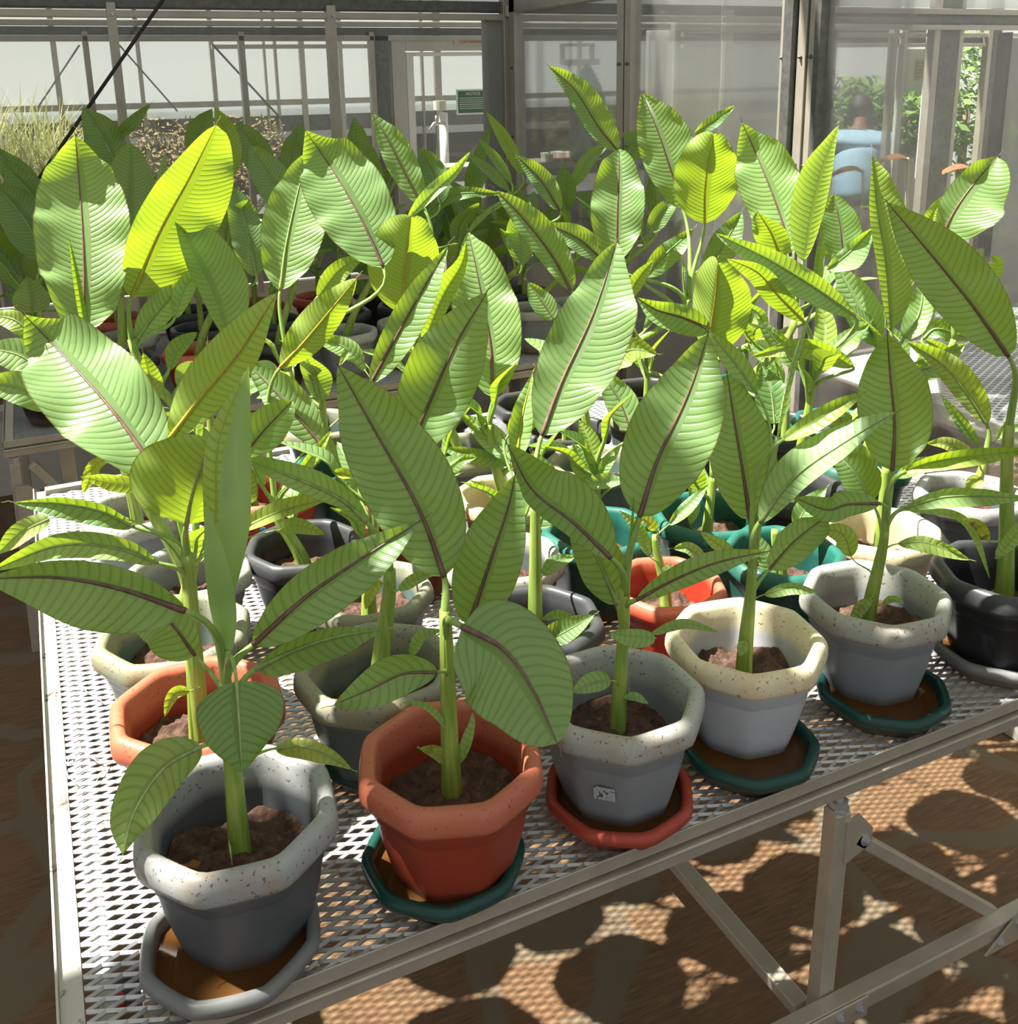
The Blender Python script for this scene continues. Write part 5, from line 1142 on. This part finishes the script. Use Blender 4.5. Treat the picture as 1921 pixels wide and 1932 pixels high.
# ---------------------------------------------------------------- person bending over beyond the glass
def skin_fig(name, verts, edges, radii, mat, parent, root=0):
    me = bpy.data.meshes.new(name); me.from_pydata([tuple(v) for v in verts], edges, []); o = bpy.data.objects.new(name, me); COL.objects.link(o)
    sk = o.modifiers.new('skin', 'SKIN'); 
    for i, r in enumerate(radii): me.skin_vertices[0].data[i].radius = (r, r*.9) if not isinstance(r, tuple) else r
    me.skin_vertices[0].data[root].use_root = True
    sb = o.modifiers.new('sub', 'SUBSURF'); sb.levels = 2; sb.render_levels = 2
    dg = bpy.context.evaluated_depsgraph_get(); dg.update(); nm = bpy.data.meshes.new_from_object(o.evaluated_get(dg)); COL.objects.unlink(o)
    q = bpy.data.objects.new(name, nm); COL.objects.link(q); nm.materials.append(mat); nm.polygons.foreach_set('use_smooth', [True]*len(nm.polygons))
    if parent is not None: q.parent = parent
    return q
Dp = 7.0; hp = ond(1637, 199, Dp); sc_ = (hp[2]-0)/1.60; 
rx = np.array([cr[0], cr[1], 0]); rx /= np.linalg.norm(rx); fw = HD; px0 = np.array([hp[0], hp[1], 0.])-rx*.02
def bp(a, f_, z): return tuple(rx*a*sc_+fw*f_*sc_+np.array([0, 0, z*sc_]))
t = empty('person', tuple(px0), 'person in a pale blue shirt bending over plants beyond the glass', 'person')
V = [bp(-.06, -.12, .95), bp(-.05, -.08, 1.12), bp(-.03, .0, 1.28), bp(0, .07, 1.41), bp(.02, .12, 1.50), bp(.03, .17, 1.56),
     bp(-.19, .06, 1.36), bp(-.24, .12, 1.12), bp(-.17, .34, 1.02), bp(.19, .06, 1.36), bp(.24, .14, 1.12), bp(.16, .36, 1.04),
     bp(-.15, -.12, .88), bp(-.16, -.08, .48), bp(-.16, -.15, .06), bp(-.16, -.03, .03), bp(.03, -.12, .88), bp(.04, -.06, .48), bp(.04, -.15, .06), bp(.04, -.03, .03)]
Ed = [(0, 1), (1, 2), (2, 3), (3, 4), (4, 5), (3, 6), (6, 7), (7, 8), (3, 9), (9, 10), (10, 11), (0, 12), (12, 13), (13, 14), (14, 15), (0, 16), (16, 17), (17, 18), (18, 19)]
Rr = [.09, .09, .08, .045, .045, .06, .035, .042, .03, .035, .042, .03, .085, .055, .04, .035, .085, .055, .04, .035]
skin_fig('body', V, Ed, [r*sc_ for r in Rr], M['skin'], t)
mm = lambda a_, c_: tuple((np.array(a_)+np.array(c_))/2)
VS = [V[0], mm(V[0], V[1]), V[1], mm(V[1], V[2]), V[2], mm(V[2], V[3]), V[3], V[6], mm(V[6], V[7]), V[7], V[9], mm(V[9], V[10]), V[10]]
skin_fig('shirt', VS, [(0, 1), (1, 2), (2, 3), (3, 4), (4, 5), (5, 6), (5, 7), (7, 8), (8, 9), (5, 10), (10, 11), (11, 12)], [r*sc_ for r in (.16, .165, .17, .175, .18, .17, .085, .09, .075, .065, .09, .075, .065)], M['shirt'], t)
skin_fig('trousers', [V[0], V[12], V[13], V[14], V[16], V[17], V[18]], [(0, 1), (1, 2), (2, 3), (0, 4), (4, 5), (5, 6)], [r*sc_ for r in (.14, .11, .075, .06, .11, .075, .06)], M['trousers'], t)
b = MB(); c = np.array(V[5]); q = []
bmh = bmesh.new(); bmesh.ops.create_uvsphere(bmh, u_segments=20, v_segments=14, radius=1)
Vh = [(c[0]+v.co.x*.082*sc_*(1+.06*math.sin(9*v.co.z)), c[1]+v.co.y*.09*sc_, c[2]+v.co.z*.105*sc_+.01) for v in bmh.verts]; Fh = [tuple(v.index for v in f.verts) for f in bmh.faces]; bmh.free()
me = bpy.data.meshes.new('hair'); me.from_pydata(Vh, [], Fh); me.materials.append(M['hair']); me.polygons.foreach_set('use_smooth', [True]*len(me.polygons)); o = bpy.data.objects.new('hair', me); COL.objects.link(o); o.parent = t
# two curled dead leaves of plants standing on the bench beyond the glass
for (px_, py_, lb) in ((1692, 312, 'curled brown dead leaf on a thin stem beyond the glass, left of the dark post'), (1812, 330, 'curled brown dead leaf on a thin stem beyond the glass, right of the dark post'), (1606, 335, 'curled brown dead leaf on a stem left of the others beyond the glass')):
    c = ony(px_, py_, 3.2); t = empty('withered_plant', (c[0], c[1], ZT), lb, 'withered plant')
    b = MB(); V = []
    for i, u in enumerate(np.linspace(0, 1, 12)):
        w = .035*math.sin(math.pi*min(1, u*.9+.08)); a = -2.6*u
        p = np.array([c[0]+.09*math.sin(a+1.2)-.02, c[1], c[2]+.05*math.cos(a+1.2)])
        V += [p+np.array([0, -w, -w*.5]), p, p+np.array([0, w, -w*.5])]
    b.add(V, [(3*i+j, 3*i+j+1, 3*i+j+4, 3*i+j+3) for i in range(11) for j in (0, 1)]); b.build('dead_leaf', M['dead'], t, smooth=True)
    b = MB(); b.tube(bez(np.array([c[0]+.05, c[1], ZT]), np.array([c[0]+.05, c[1], ZT+.15]), np.array([c[0]+.09, c[1], c[2]-.1]), np.array([c[0]+.06, c[1], c[2]+.03]), 10), .006, 6); b.build('stem', M['straw'], t, smooth=True)
    b = MB(); b.tube([(c[0]+.05, c[1], ZT+.01), (c[0]+.05, c[1], ZT+.10), (c[0]+.05, c[1], ZT+.10)], [.05, .065, .05], 14); b.build('pot', POTC['black'], t)
